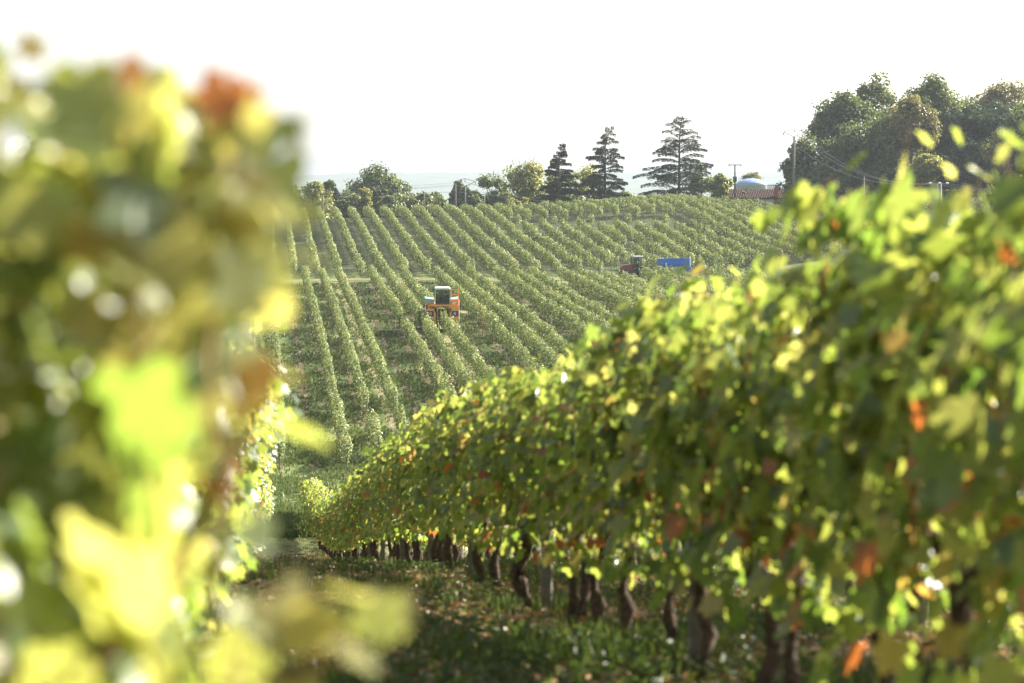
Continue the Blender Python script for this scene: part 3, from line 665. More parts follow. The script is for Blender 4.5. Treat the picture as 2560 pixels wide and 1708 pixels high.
for k, (u_, v_, w_) in enumerate([(1010, 478, 120), (1062, 478, 110), (1178, 466, 110), (1246, 462, 110), (1335, 466, 110), (1420, 470, 120), (1230, 484, 130)]):
    treeuv(u_, v_, w_, 440 + 2*k, 'leafy bush of the hedge along the crest skyline, %s from the left' % ordinal(k+1), [M_TMID, M_TDARK, M_TMID][k % 3], 120+k, name='bush', nclump=22, per=210, trunk_h=.0, group='bushes of the crest hedge')
treeuv(1102, 495, 84, 436, 'low pale green bush in front of the columnar dark tree', M_TMID, 40, nclump=18, trunk_h=.02, group=GL)
treeuv(1226, 424, 96, 446, 'loose grey green tree with bare twigs on top, left of the yellow tree', M_TMID, 41, nclump=26, per=130, sparse=.8, trunk_h=.08, bare=3, group=GL)
treeuv(1190, 478, 70, 440, 'low straggly shrub at the foot of the loose grey green tree', M_TMID, 45, nclump=16, per=130, trunk_h=.02, group=GL)
treeuv(1312, 398, 118, 440, 'yellow leaved open tree with forked limbs and bare shoots on top', M_TYEL, 42, nclump=24, per=150, trunk_h=.35, bare=9, group=GL)
treeuv(1290, 478, 80, 432, 'small golden bush beneath the yellow forked tree', M_TYEL, 46, nclump=14, per=130, trunk_h=.02, group=GL)
treeuv(1382, 388, 62, 452, 'sparse pale tree standing behind the smallest cedar', M_TYEL, 43, nclump=22, per=70, trunk_h=.15, bare=2, group=GL)
treeuv(1460, 392, 95, 455, 'sparse yellow green tree between the two smaller cedars', M_TYEL, 47, nclump=26, per=90, trunk_h=.15, group=GL)
treeuv(1355, 455, 70, 448, 'pale leafy shrub tree behind the foot of the smallest cedar', M_TYEL, 48, nclump=16, per=90, trunk_h=.03, group=GL)
treeuv(1545, 468, 90, 470, 'low hazy shrub right of the middle cedar', M_TMID, 49, nclump=18, per=120, trunk_h=.02, group=GL)
treeuv(1620, 462, 80, 560, 'distant hazy grey tree seen between the middle and largest cedars', M_TMID, 50, nclump=18, per=140, trunk_h=.05)
treeuv(1752, 398, 70, 450, 'yellow green tree behind the right side of the largest cedar', M_TYEL, 51, nclump=20, per=110, trunk_h=.1)
treeuv(1800, 428, 62, 440, 'drooping willow like tree right of the largest cedar', M_TYEL, 52, nclump=22, per=150, trunk_h=.1, lowest=.0)
treeuv(1882, 425, 78, 520, 'small round autumn tree behind the pale dome', M_TGOLD, 53, nclump=18, per=150, trunk_h=.1)
treeuv(1864, 458, 18, 425, 'narrow clipped dark bush in front of the tiled roof', M_TMID, 54, nclump=8, per=120, leaf=(.16, .26), trunk_h=.02)
treeuv(655, 414, 110, 440, 'dark tree mostly covered by the blurred leaves, second from the left', M_TDARK, 55, nclump=26, trunk_h=.1, group=GL)
treeuv(720, 440, 90, 440, 'olive tree behind the blurred yellow shoot', M_TMID, 58, nclump=22, trunk_h=.1, group=GL)
treeuv(150, 338, 260, 400, 'tall tree whose top just shows over the far left blurred leaves', M_TDARK, 56, nclump=40, trunk_h=.15, group=GL)

GR = 'trees on the mound at the right'
R_ = dict(group=GR)
treeuv(2008, 322, 110, 408, 'dark tree leaning low at the left end of the grove, beside the tall pole', M_TDARK, 61, nclump=34, per=320, trunk_h=.02, **R_)
treeuv(2105, 216, 165, 418, 'tall dark spreading tree forming the left shoulder of the grove', M_TDARK, 62, nclump=46, per=340, trunk_h=.12, **R_)
treeuv(2180, 184, 165, 430, 'tall tree with yellowish top standing left of centre in the grove', M_TMID, 63, nclump=56, per=300, trunk_h=.12, **R_)
treeuv(2325, 186, 175, 428, 'tallest green tree in the middle of the grove', M_TMID, 64, nclump=46, per=300, trunk_h=.25, **R_)
treeuv(2220, 262, 210, 410, 'dense nearly black tree filling the centre of the grove', M_TDARK, 65, nclump=44, per=340, trunk_h=.05, **R_)
treeuv(2275, 238, 125, 404, 'golden brown tree glowing in front of the dark grove', M_TGOLD, 66, nclump=30, per=230, trunk_h=.42, **R_)
treeuv(2120, 300, 130, 406, 'grey green bushy tree low in the left half of the grove', M_TDARK, 67, nclump=34, per=320, trunk_h=.03, **R_)
treeuv(2322, 384, 105, 388, 'small pale lime tree lit by the sun below the grove', M_TYEL, 68, nclump=26, per=260, trunk_h=.35, flat=.8, **R_)
treeuv(2420, 345, 90, 400, 'grey blue shrub tree right of the pale lime tree', M_PINE, 69, nclump=24, per=260, trunk_h=.1, **R_)
treeuv(2405, 240, 200, 432, 'dark green tree under the umbrella pine', M_TDARK, 70, nclump=36, per=300, trunk_h=.05, **R_)
treeuv(2505, 200, 190, 445, 'tall yellow tinged tree at the right edge behind the umbrella pine', M_TGOLD, 71, nclump=40, per=260, trunk_h=.3, **R_)
treeuv(2490, 256, 230, 420, 'umbrella pine with a smooth blue green dome of needles', M_PINE, 72, nclump=50, per=340, trunk_h=.58, flat=.95, shape=.5, name='pine_tree', **R_)
treeuv(2530, 316, 160, 402, 'golden tree at the right edge below the umbrella pine', M_TGOLD, 73, nclump=34, per=280, trunk_h=.2, **R_)
treeuv(2470, 382, 190, 410, 'dark evergreen undergrowth tree low at the right edge', M_TDARK, 74, nclump=40, per=300, trunk_h=.0, **R_)
treeuv(2475, 452, 60, 350, 'small pale willow beside the lawn at the right', M_TYEL, 75, nclump=16, per=200, leaf=(.16, .28), trunk_h=.02, **R_)
treeuv(2140, 410, 60, 404, 'thin dark tree with ivy on its trunk on the mound', M_TDARK, 76, nclump=18, per=200, trunk_h=.4, **R_)
treeuv(2062, 395, 120, 402, 'dark shrubby tree at the foot of the grove above the road', M_TDARK, 77, nclump=28, per=280, trunk_h=.0, **R_)

treeuv(2610, 230, 190, 400, 'dark tree cut off by the right edge of the picture', M_TDARK, 91, nclump=40, per=300, trunk_h=.1, **R_)
tree(92, 372, 9, 15, 'tall dark tree just beyond the right edge shading the lawn', M_TDARK, 92, nclump=40, per=300, trunk_h=.1, **R_)
tree(104, 392, 11, 15, 'second tall tree beyond the right edge shading the lawn', M_TDARK, 93, nclump=40, per=300, trunk_h=.1, **R_)
rb = random.Random(9)
for k, (u_, v_, w_, m_) in enumerate([(2085, 440, 80, M_TDARK), (2165, 425, 90, M_TDARK), (2235, 420, 80, M_TDARK), (2290, 415, 90, M_TMID), (2350, 420, 90, M_TDARK), (2410, 405, 90, M_TDARK), (2550, 400, 90, M_TDARK)]):
    treeuv(u_, v_, w_, 436 - 3*(k % 3), 'dark bush filling the gap beneath the grove, %s from the left' % ordinal(k+1), m_, 80+k, name='bush', nclump=24, per=260, trunk_h=.0, group='bushes beneath the grove')
# ------------------------------------------------------------------ poles and wires
M_PORC = mat('porcelain_insulator', (.75, .76, .74), .3)
M_STEEL = mat('dark_steel', (.10, .10, .11), .5, .5)
def pole(u, vtop, d, label, rad=.13, arm=None, lean=0.0):
    x = ux(u, d); z0 = H(x, d); h = zt(vtop, d) - z0; r = thing('utility_pole', (x, d, z0), label, 'utility pole', group='utility poles')
    MB().tube([(0, 0, -.3), (lean*.5, 0, h*.5), (lean, 0, h)], [rad*1.25, rad, rad*.8], 10).build('shaft', M_POLE, r, True)
    tips = [Vector((x+lean, d, z0+h))]
    if arm == 'v':
        w = 1.75; m = MB(); base = h*.0 + h
        a = (-w, 0, base+.75); b = (w, 0, base+.75); c = (0, 0, base-.1); tpt = (0, 0, base+1.25)
        m.tube([c, a], .05, 5); m.tube([c, b], .05, 5); m.tube([a, tpt], .045, 5); m.tube([tpt, b], .045, 5); m.build('cross_arm', M_STEEL, r)
        for q in (a, b, tpt): MB().disc_tube((q[0], 0, q[2]-.12), (0, 0, -1), [(0, .03), (.05, .09), (.15, .06), (.2, .09), (.3, .06), (.35, .09), (.45, .05)], 8).build('insulator', M_STEEL, r)
        tips = [Vector((x+q[0], d, z0+q[2]-.55)) for q in (a, tpt, b)]
    if arm == 't':
        MB().box(-1.15, 1.15, -.06, .06, h-.12, h+.02, bev=.02).build('cross_arm', M_STEEL, r)
        for q in (-1.0, 0, 1.0): MB().disc_tube((q, 0, h+.02), (0, 0, -1), [(0, .03), (.1, .05), (.2, .09), (.35, .05)], 8).build('insulator', M_STEEL, r)
        MB().box(-.32, .32, -.25, .30, h-3.0, h-2.05, bev=.06).build('transformer', M_STEEL, r)
        tips = [Vector((x+q, d, z0+h-.3)) for q in (-1, 0, 1)]
    return r, tips
def wire(a, b, sag, label, rad=.018):
    a, b = Vector(a), Vector(b); pts = []
    for i in range(25):
        t = i/24; p = a.lerp(b, t); p.z -= 4*sag*t*(1-t); pts.append(p - a)
    o = MB().tube(pts, rad, 4).build('power_line', M_WIRE); o.location = a; return tag(o, label, 'power line')
_, w1 = pole(808, 488, 402, 'dark wooden pole at the left end of the crest by the blurred leaves', .16)
_, w2 = pole(924, 503, 406, 'thin short pole below the bright lime tree', .09)
_, w3 = pole(1061, 480, 408, 'pale wooden pole, left of a pair before the dark rounded tree', .13)
_, w4 = pole(1093, 479, 408, 'pale wooden pole, right of a pair before the dark rounded tree', .12)
_, w5 = pole(1139, 456, 410, 'dark pole just left of the pole with a frame arm', .15)
_, w6 = pole(1163, 465, 410, 'pole with a triangular frame arm on the left part of the crest', .16, 'v')
_, w7 = pole(1211, 491, 412, 'short pale pole under the loose grey green tree', .11)
_, w8 = pole(1836, 412, 418, 'pole carrying a transformer and a straight cross arm near the roof', .16, 't')
_, w9 = pole(1983, 342, 398, 'tallest pole with a V shaped frame arm beside the grove', .21, 'v')
_, w10 = pole(2158, 441, 345, 'plain wooden pole standing on the bank above the road', .13)
xx = ux(2346, 300)
M_LW = mat('pale_pole_wood', (.30, .29, .27), .85, var=.2, scale=4, spec=.2)
zz = H(xx, 300); hh = zt(458, 300)-zz; rp = thing('utility_pole', (xx, 300, zz), 'twin wooden pole with white insulators in front of the lawn', 'utility pole', group='utility poles')
for s in (-.17, .17): MB().tube([(s*1.5, 0, -.3), (s, 0, hh)], [.17, .13], 10).build('shaft', M_LW, rp, True)
for q in (-1.15, 0, .95): MB().disc_tube((q-.15, 0, hh+.0), (1, 0, 0), [(0, .05), (.05, .13), (.1, .07), (.18, .13), (.23, .07), (.3, .12), (.36, .05)], 10).build('insulator', M_PORC, rp)
MB().tube([(-1.3, 0, hh), (1.4, 0, hh)], .03, 6).build('cross_bar', M_STEEL, rp)
pole(2341, 517, 298, 'short thin post leaning against the twin wooden pole', .07)
tw = [Vector((xx+q, 300, zz+hh)) for q in (-1.15, 0, .95)]
nm = ['left', 'middle', 'right']
for q in range(3):
    wire(w9[q], tw[q], 2.6, 'overhead wire from the tallest pole to the twin pole, %s strand of three' % nm[q], .024)
    wire(tw[q], (xx+14+q*1.0, 255, zz+hh-2.2+.2*q), .5, 'overhead wire leaving the twin pole to the right, %s strand of three' % nm[q])
wire(w10[0], tw[1]-Vector((0, 0, 3.4)), 1.6, 'slack telephone wire from the bank pole down to the twin pole')
wire(w1[0], w4[0], .6, 'thin wire along the left crest between wooden poles')
wire(w4[0], w5[0]-Vector((0, 0, 1.6)), .15, 'short wire from the right pale pole to the dark pole')
wire(w5[0]-Vector((0, 0, 1.6)), w8[1]-Vector((0, 0, 3)), 1.8, 'long sagging wire running behind the cedars')
for q in range(3): wire(w6[q], w6[q]+Vector((-70, 30, -1.2+.3*q)), 1.2, 'overhead wire leading left from the frame arm pole, %s strand' % nm[q])
for q in range(3): wire(w6[q], Vector((-10+q, 385, -3.9)) + Vector((26, -20, -1.5)), 1.0, 'overhead wire falling right from the frame arm pole, %s strand' % nm[q])

# ------------------------------------------------------------------ farm buildings
def roof_mat():
    m = mat('roman_tile_roof', (.085, .05, .042), .9, var=.35, scale=2.5, spec=.2); n = m.node_tree; p = n.nodes['Principled BSDF']
    return m
M_ROOF = roof_mat(); M_RENDER = mat('white_render', (.72, .70, .66), .85, var=.06, scale=.8)
M_BRICK = mat('chimney_brick', (.36, .13, .08), .9, var=.25, scale=5)
M_DARKW = mat('window_glass_dark', (.03, .035, .04), .1)
d = 440; x0, x1 = ux(1792, d), ux(1990, d); zr = zt(474, d); ze = zt(496, d); zb = H((x0+x1)/2, d) - .5
hb = thing('farmhouse', ((x0+x1)/2, d, zb), 'long low farmhouse with a red brown tiled roof and white walls behind the crest', 'house')
hw = (x1-x0)/2; E = ze-zb; RR = zr-zb
MB().box(-hw+.3, hw-.3, .4, 7.6, 0, E-.02).build('wall', M_RENDER, hb)
rf = MB(); nseg = 46
for k in range(nseg):      # ribbed tiles
    a = -hw + 2*hw*k/nseg; w_ = 2*hw/nseg
    for (ya_, za_, yb_, zb_) in ((-.1, E, 4, RR), (8.1, E, 4, RR)):
        rf.add([(a, ya_, za_), (a+w_*.5, ya_, za_+.16), (a+w_, ya_, za_), (a, yb_, zb_), (a+w_*.5, yb_, zb_+.16), (a+w_, yb_, zb_)], [(0, 1, 4, 3), (1, 2, 5, 4)])
rf.add([(-hw, -.1, E-.03), (hw, -.1, E-.03), (hw, 4, RR-.03), (-hw, 4, RR-.03), (hw, 8.1, E-.03), (-hw, 8.1, E-.03)], [(0, 1, 2, 3), (3, 2, 4, 5)])
for s in (-hw+.3, hw-.3): rf.add([(s, .4, E-.03), (s, 7.6, E-.03), (s, 4, RR-.05)], [(0, 1, 2)])
ro = rf.build('roof', M_ROOF, hb)
cx_ = ux(1940, d)-(x0+x1)/2
cm = MB(); cm.box(cx_-.42, cx_+.42, .2, .95, E-1.4, zt(470, d)-zb, bev=.02); cm.box(cx_-.48, cx_+.48, .14, 1.01, zt(470, d)-zb, zt(470, d)-zb+.12, bev=.02); cm.build('chimney', M_BRICK, ro)
for wx in (-5, -2, 1.6): 
    f_ = MB().box(wx-.5, wx+.5, .36, .395, E-1.7, E-.6).build('window', M_RENDER, hb); MB().box(wx-.42, wx+.42, .33, .357, E-1.62, E-.68).build('pane', M_DARKW, f_)
M_DOME = mat('painted_dome', (.25, .38, .60), .45, .1, var=.05); M_TANK = mat('tank_white', (.45, .52, .60), .5, .1, var=.05)
d = 500; xd = ux(1877, d); zb = H(xd, d); R = 37/F*d*1.05
dm = thing('storage_tank', (xd, d, zb), 'pale blue domed storage tank with white sides behind the farmhouse roof', 'tank')
zw = zt(462, d)-zb; MB().disc_tube((0, 0, 0), (0, 0, 1), [(-.5, R), (zw, R), (zw+.08, R*1.03), (zw+.15, R*1.03)], 40).build('wall', M_TANK, dm, True)
MB().disc_tube((0, 0, zw+.15), (0, 0, 1), [(0, R*1.02), (.28*1, R*.93), (.6, R*.78), (.95, R*.52), (1.1, R*.28), (1.16, .25)], 40).build('dome', M_DOME, dm, True)
for k in range(14):
    rl = MB()
    a = 2*PI*k/14; rl.tube([(R*.8*math.cos(a), R*.8*math.sin(a), zw+.5), (R*.8*math.cos(a), R*.8*math.sin(a), zw+1.5)], .03, 4)
    rl.build('railing_post', M_TANK, dm)
sh = thing('shed', (ux(1928, 505), 505, H(ux(1928, 505), 505)), 'plain white shed just right of the pale blue dome', 'shed')
hs_ = zt(461, 505)-H(ux(1928, 505), 505); MB().box(-1.6, 1.6, -1.5, 1.5, 0, hs_-.3).build('wall', M_RENDER, sh); MB().box(-1.75, 1.75, -1.65, 1.65, hs_-.3, hs_, bev=.05).build('roof', M_TANK, sh)

# ------------------------------------------------------------------ people
M_SKIN = mat('skin', (.45, .27, .19), .6, var=.05); M_HAIR = mat('dark_hair', (.03, .02, .015), .7)
M_SHIRT = mat('light_shirt', (.62, .62, .66), .8, var=.08); M_GREYS = mat('grey_olive_shirt', (.46, .44, .37), .8, var=.1); M_TROU = mat('dark_trousers', (.05, .06, .09), .8)
def skin_body(name, V, E_, R, mt, parent=None, sub=1):
    me = bpy.data.meshes.new(name); me.from_pydata(V, E_, []); me.materials.append(mt); o = link(name, me, parent)
    o.modifiers.new('skin', 'SKIN'); sv = me.skin_vertices[0].data if me.skin_vertices else None
    if sv is None:
        bpy.context.view_layer.objects.active = o; me.attributes
    for k, r in enumerate(R): sv[k].radius = (r, r) if not isinstance(r, tuple) else r
    sv[0].use_root = True
    s = o.modifiers.new('sub', 'SUBSURF'); s.levels = sub; s.render_levels = sub
    for p in me.polygons: p.use_smooth = True
    return o
def person(loc, rz, label, seated, shirt):
    r = thing('person', loc, label, 'person', rz)
    # front is -y; pelvis at origin height
    ph = .0 if seated else .92
    V = [(0, 0, ph), (0, .0, ph+.22), (0, -.01, ph+.42), (0, -.01, ph+.54), (0, -.03, ph+.62), (0, -.04, ph+.70), (0, -.03, ph+.78)]
    E_ = [(0, 1), (1, 2), (2, 3), (3, 4), (4, 5), (5, 6)]; R = [(.15, .11), (.14, .10), (.17, .11), (.055, .055), (.075, .085), (.085, .10), (.07, .08)]
    def chain(start, pts, rad):
        p = start
        for q, a in zip(pts, rad): V.append(q); E_.append((p, len(V)-1)); R.append(a); p = len(V)-1
    for s in (-1, 1):
        if seated: chain(2, [(s*.20, 0, ph+.42), (s*.25, -.10, ph+.16), (s*.14, -.36, ph+.24), (s*.12, -.44, ph+.27)], [.06, .045, .033, .04])
        else: chain(2, [(s*.20, 0, ph+.42), (s*.26, .02, ph+.14), (s*.25, -.10, ph-.08), (s*.24, -.13, ph-.16)], [.06, .045, .033, .04])
        if seated: chain(0, [(s*.10, -.12, ph+.0), (s*.13, -.45, ph+.02), (s*.13, -.48, ph-.38), (s*.13, -.60, ph-.42)], [.09, .065, .05, .045])
        else: chain(0, [(s*.10, 0, ph-.08), (s*.11, -.02, ph-.46), (s*.11, .02, ph-.84), (s*.12, -.12, ph-.88)], [.09, .06, .045, .042])
    skin_body('body', V, E_, R, M_SKIN, r)
    Vs = [(0, 0, ph-.02), (0, 0, ph+.22), (0, -.01, ph+.43)]; Es = [(0, 1), (1, 2)]; Rs = [(.165, .125), (.155, .115), (.18, .12)]
    for s in (-1, 1):
        a = len(Vs); Vs += [(s*.205, 0, ph+.42), (s*.25, -.08 if seated else .01, ph+.20)]; Es += [(2, a), (a, a+1)]; Rs += [.072, .06]
    skin_body('shirt', Vs, Es, Rs, shirt, r)
    Vs = [(0, 0, ph+.02)]; Es = []; Rs = [(.168, .128)]
    for s in (-1, 1):
        a = len(Vs)
        if seated: Vs += [(s*.10, -.12, ph), (s*.13, -.45, ph+.02), (s*.13, -.48, ph-.34)]
        else: Vs += [(s*.10, 0, ph-.08), (s*.11, -.02, ph-.46), (s*.11, .02, ph-.80)]
        Es += [(0, a), (a, a+1), (a+1, a+2)]; Rs += [.10, .078, .062]
    skin_body('trousers', Vs, Es, Rs, M_TROU, r)
    MB().disc_tube((0, -.015, ph+.72), (0, .12, 1), [(0, .092), (.05, .104), (.10, .09), (.14, .05)], 14).build('hair', M_HAIR, r, True)
    MB().disc_tube((0, -.125, ph+.725), (0, -1, -.3), [(0, .02), (.035, .012)], 6).build('nose', M_SKIN, r)
    return r

# ------------------------------------------------------------------ machines
M_ORANGE = mat('orange_paint', (.74, .32, .04), .45, var=.08, scale=2); M_ORED = mat('orange_red_paint', (.74, .26, .03), .45, var=.08, scale=2)
M_BLACK = mat('black_rubber', (.02, .02, .021), .8, var=.2); M_DARK = mat('dark_machine', (.045, .047, .05), .55, var=.2)
M_WHITE = mat('white_paint', (.78, .78, .76), .4, var=.05); M_NAVY = mat('navy_grille', (.03, .04, .09), .5)
M_BLUEG = mat('blue_green_hopper', (.22, .42, .46), .5, var=.1); M_RIM = mat('pale_rim', (.62, .62, .60), .5, .2)
M_RED = mat('dark_red_paint', (.17, .03, .04), .35, var=.1, scale=2); M_BLUE = mat('blue_paint', (.035, .13, .55), .35, var=.1, scale=2); M_GREYR = mat('grey_roof', (.34, .37, .40), .45)
M_BLUED = mat('trailer_inside', (.02, .05, .18), .6)
M_LAMP = mat('headlamp_glass', (.55, .55, .52), .15)
def glass_mat():
    m = bpy.data.materials.new('cab_glass'); m.use_nodes = True; n = m.node_tree
    for x in list(n.nodes): n.nodes.remove(x)
    o = n.nodes.new('ShaderNodeOutputMaterial'); t = n.nodes.new('ShaderNodeBsdfTransparent'); t.inputs[0].default_value = (.62, .70, .70, 1)
    g = n.nodes.new('ShaderNodeBsdfGlossy'); g.inputs['Roughness'].default_value = .04; f = n.nodes.new('ShaderNodeFresnel'); f.inputs[0].default_value = 1.5
    mx = n.nodes.new('ShaderNodeMixShader'); n.links.new(f.outputs[0], mx.inputs[0]); n.links.new(t.outputs[0], mx.inputs[1]); n.links.new(g.outputs[0], mx.inputs[2]); n.links.new(mx.outputs[0], o.inputs[0]); return m
M_GLASS = glass_mat()
def wheel(parent, c, R, w, axis=(1, 0, 0)):
    o = empty('wheel', c); o.parent = parent
    t = MB().disc_tube((0, 0, 0), axis, [(-w/2, R*.62), (-w/2, R*.9), (-w*.38, R*.985), (w*.38, R*.985), (w/2, R*.9), (w/2, R*.62)], 32)
    ax = Vector(axis); a = ax.orthogonal().normalized(); b = ax.cross(a)
    for k in range(22):
        th = 2*PI*k/22; q = a*math.cos(th)+b*math.sin(th); tg = -a*math.sin(th)+b*math.cos(th)
        for s in (-1, 1):
            p0 = q*R*1.0 + ax*s*w*.46; p1 = q*R*1.01 + tg*R*.13*1 ; t.tube([p0, p1], R*.035, 4)
    t.build('tyre', M_BLACK, o)
    MB().disc_tube((0, 0, 0), axis, [(-w*.53, R*.58), (-w*.51, R*.50), (-w*.51, R*.3), (-w*.56, R*.12), (w*.56, R*.12), (w*.51, R*.3), (w*.51, R*.50), (w*.53, R*.58)], 28).build('rim', M_RIM, o, True)
    return o
def letter(txt, loc, rot, size, mt, parent, name='lettering'):
    cu = bpy.data.curves.new('txt', 'FONT'); cu.body = txt; cu.size = size; cu.extrude = .004; cu.align_x = 'CENTER'; cu.align_y = 'CENTER'; cu.offset = .012*size
    o = bpy.data.objects.new('tmp', cu); COL.objects.link(o); bpy.context.view_layer.update()
    me = bpy.data.meshes.new_from_object(o.evaluated_get(bpy.context.evaluated_depsgraph_get())); bpy.data.objects.remove(o)
    me.materials.clear(); me.materials.append(mt); q = link(name, me, parent); q.location = loc; q.rotation_euler = rot; return q

# --- grape harvester straddling its row, front towards the camera (-y)
HC = 15.7; HY = 215.0; hx = HC + ROWM*HY; hzv = H(hx, HY)
hv = thing('grape_harvester', (hx, HY, hzv), 'orange straddle grape harvester with white roofed cab working over a vine row', 'harvester', RZ*.6)
b = MB()
for s in (-1, 1):        # front leg boxes
    b.prism([(s*.62, 1.05), (s*1.42, 1.05), (s*1.42, 2.02), (s*.80, 2.02), (s*.62, 1.7)][::s], -1.75, -1.15)
b.prism([(-1.42, 2.02), (-.80, 2.02), (-.52, 2.32), (.52, 2.32), (.80, 2.02), (1.42, 2.02), (1.42, 2.30), (1.0, 2.48), (-1.0, 2.48), (-1.42, 2.30)], -1.74, -1.2)
b.build('front_frame', M_ORANGE, hv)
b = MB()
for s in (-1, 1): b.box(min(s*.72, s*1.40), max(s*.72, s*1.40), -1.15, 2.4, 1.0, 2.2, bev=.05)
b.box(-1.35, 1.35, -1.0, 2.4, 2.2, 2.46, bev=.04); b.build('side_frame', M_ORED, hv)
for s in (-1, 1):
    m_ = MB(); m_.prism([(s*.40, .18), (s*.62, .18), (s*.62, 1.9), (s*.50, 2.1)][::s], -1.5, 1.6); m_.build('picking_wall', M_DARK, hv)
    p_ = MB().box(s*1.08-.30, s*1.08+.30, -1.79, -1.755, 1.42, 1.90, bev=.012).build('grille_panel', M_NAVY, hv)
    letter('G', (s*1.08, -1.797, 1.66), (PI/2, 0, 0), .30, M_WHITE, p_)
    MB().disc_tube((s*.92, -1.75, 1.22), (0, -1, 0), [(0, .10), (.04, .10), (.06, .07)], 18).build('headlight', M_LAMP, hv)
    for yy in (-1.05, 1.9): wheel(hv, (s*1.10, yy, .55), .55, .36)
    MB().tube([(s*1.05, -1.1, 1.1), (s*1.05, -1.08, .62)], .09, 10).build('wheel_strut', M_ORED, hv)
    MB().box(s*.66-.10, s*.66+.10, -1.72, -1.3, .25, 1.05, bev=.04).build('lower_guide', M_ORANGE, hv)
# cab
cb = MB(); CW, CY0, CY1, CZ0, CZ1 = .62, -1.72, -.45, 2.50, 3.78
for x in (-CW, CW):
    for yv in (CY0, CY1): cb.box(x-.035, x+.035, yv-.035, yv+.035, CZ0, CZ1)
cb.box(-CW-.03, CW+.03, CY0-.03, CY1+.03, CZ0-.04, CZ0+.04); cb.box(-CW, CW, CY1-.05, CY1+.02, CZ0+.04, CZ0+.75)
cab = cb.build('cab', M_DARK, hv)
MB().box(-CW-.07, CW+.07, CY0-.16, CY1+.12, CZ1, CZ1+.20, bev=.07).build('cab_roof', M_WHITE, cab)
for x in (-CW-.045, CW+.01): MB().box(x, x+.035, CY0-.05, CY0+.05, CZ0, CZ1-.002).build('pillar_trim', M_WHITE, cab)
gl = MB(); gl.box(-CW+.05, CW-.05, CY0-.005, CY0+.005, CZ0+.05, CZ1-.04)
for x in (-CW, CW): gl.box(x-.005, x+.005, CY0+.05, CY1-.05, CZ0+.05, CZ1-.04)
gl.build('window', M_GLASS, cab)
MB().box(-.26, .26, -.98, -.86, CZ0+.42, CZ0+.98, bev=.05).build('seat', M_DARK, cab)
MB().disc_tube((0, -1.40, CZ0+.62), (0, -.5, 1), [(0, .17), (.03, .17)], 20).build('steering_wheel', M_DARK, cab)
person((hx + .0, HY-1.13, hzv+CZ0+.45), RZ*.6, 'driver in a drab shirt sitting inside the harvester cab, hands on the wheel', True, M_GREYS)
# hoppers
for s, n_ in ((-1, 0), (1, 1)):
    hp = MB(); hp.prism([(s*.78, 2.50), (s*1.42, 2.50), (s*1.50, 2.98), (s*.72, 2.86)][::s], -.9, 2.2); hp.build('hopper', M_BLUEG, hv)
    MB().box(min(s*.72, s*1.45), max(s*.72, s*1.45), -1.05, -.92, 2.46, 2.60).build('hopper_rail', M_ORED, hv)
MB().box(.72, 1.44, -1.60, -1.05, 2.32, 2.92, bev=.03).build('side_housing', M_ORED, hv)
letter('gr', (1.06, -1.607, 2.62), (PI/2, 0, 0), .42, M_WHITE, hv)
rl = MB()
for x in (.76, 1.42):
    for yv in (-1.55, -.95): rl.tube([(x, yv, 2.9), (x, yv, 3.75)], .025, 6)
for zq in (3.3, 3.75): rl.tube([(.76, -1.55, zq), (1.42, -1.55, zq), (1.42, -.95, zq), (.76, -.95, zq)], .025, 6)
rl.build('guard_rail', M_ORED, hv)
MB().tube([(1.46, -1.7, 1.0), (1.46, -1.7, 2.9)], .03, 6).build('ladder_rail', M_WHITE, hv)
MB().box(-1.52, -1.43, -1.5, -1.2, 1.2, 2.45, bev=.03).build('side_tube', M_WHITE, hv)
MB().box(-1.47, -1.32, -1.78, -1.3, 2.05, 2.45, bev=.03).build('hose_box', M_DARK, hv)
for s in (-1, 1):
    a_ = MB().tube([(s*1.42, -1.5, 2.4), (s*1.62, -1.62, 2.35)], .02, 6).build('mirror_arm', M_DARK, hv); MB().box(s*1.62-.05, s*1.62+.05, -1.66, -1.60, 2.15, 2.55, bev=.02).build('mirror', M_DARK, a_)
hs = MB(); rr = random.Random(4)
for k in range(6): hs.tube([(-1.25+.1*k, -1.76, 2.35), (-1.1+.1*k, -1.82, 2.12), (-.9+.1*k, -1.78, 2.2)], .018, 5)
hs.build('hoses', M_BLACK, hv)

# --- tractor driving left along the track
TD = 297.0
def on(u): x = ux(u, TD); return x
tx = on(1579); ty = path_y(tx)+.3; tz = H(tx, ty)+.035
ang = math.atan2(.40, 1)*.9
tr = thing('tractor', (tx, ty, tz), 'dark red vineyard tractor with grey cab roof on the track', 'tractor', ang)
S = .98  # front is -x
hd = MB(); hd.prism([(-1.85, .75), (-1.88, 1.18), (-1.7, 1.36), (-.35, 1.52), (-.35, .75)], -.33, .33); hd.build('bonnet', M_RED, tr)
MB().box(-1.90, -1.86, -.26, .26, .8, 1.18, bev=.01).build('grille', M_DARK, tr)
MB().box(-1.8, 1.2, -.22, .22, .45, .78, bev=.04).build('chassis', M_DARK, tr)
MB().box(-2.05, -1.86, -.25, .25, .45, .75, bev=.04).build('front_weight', M_DARK, tr)
for yy in (-.2, .2): MB().disc_tube((-1.905, yy, 1.1), (-1, 0, 0), [(0, .07), (.02, .06)], 12).build('headlight', M_LAMP, tr)
cbm = MB()
for (x, x2) in ((-.42, -.30), (.72, .62)):
    for yy in (-.52, .52): cbm.tube([(x, yy, 1.0), (x2, yy*.92, 2.30)], .04, 6)
cbm.box(-.45, .80, -.50, .50, .85, 1.05)
cbm.tube([(.45, -.52, 1.0), (.42, -.48, 2.3)], .03, 6); cab = cbm.build('cab', M_DARK, tr)
MB().box(-.48, .82, -.56, .56, 2.28, 2.46, bev=.08).build('cab_roof', M_GREYR, cab)
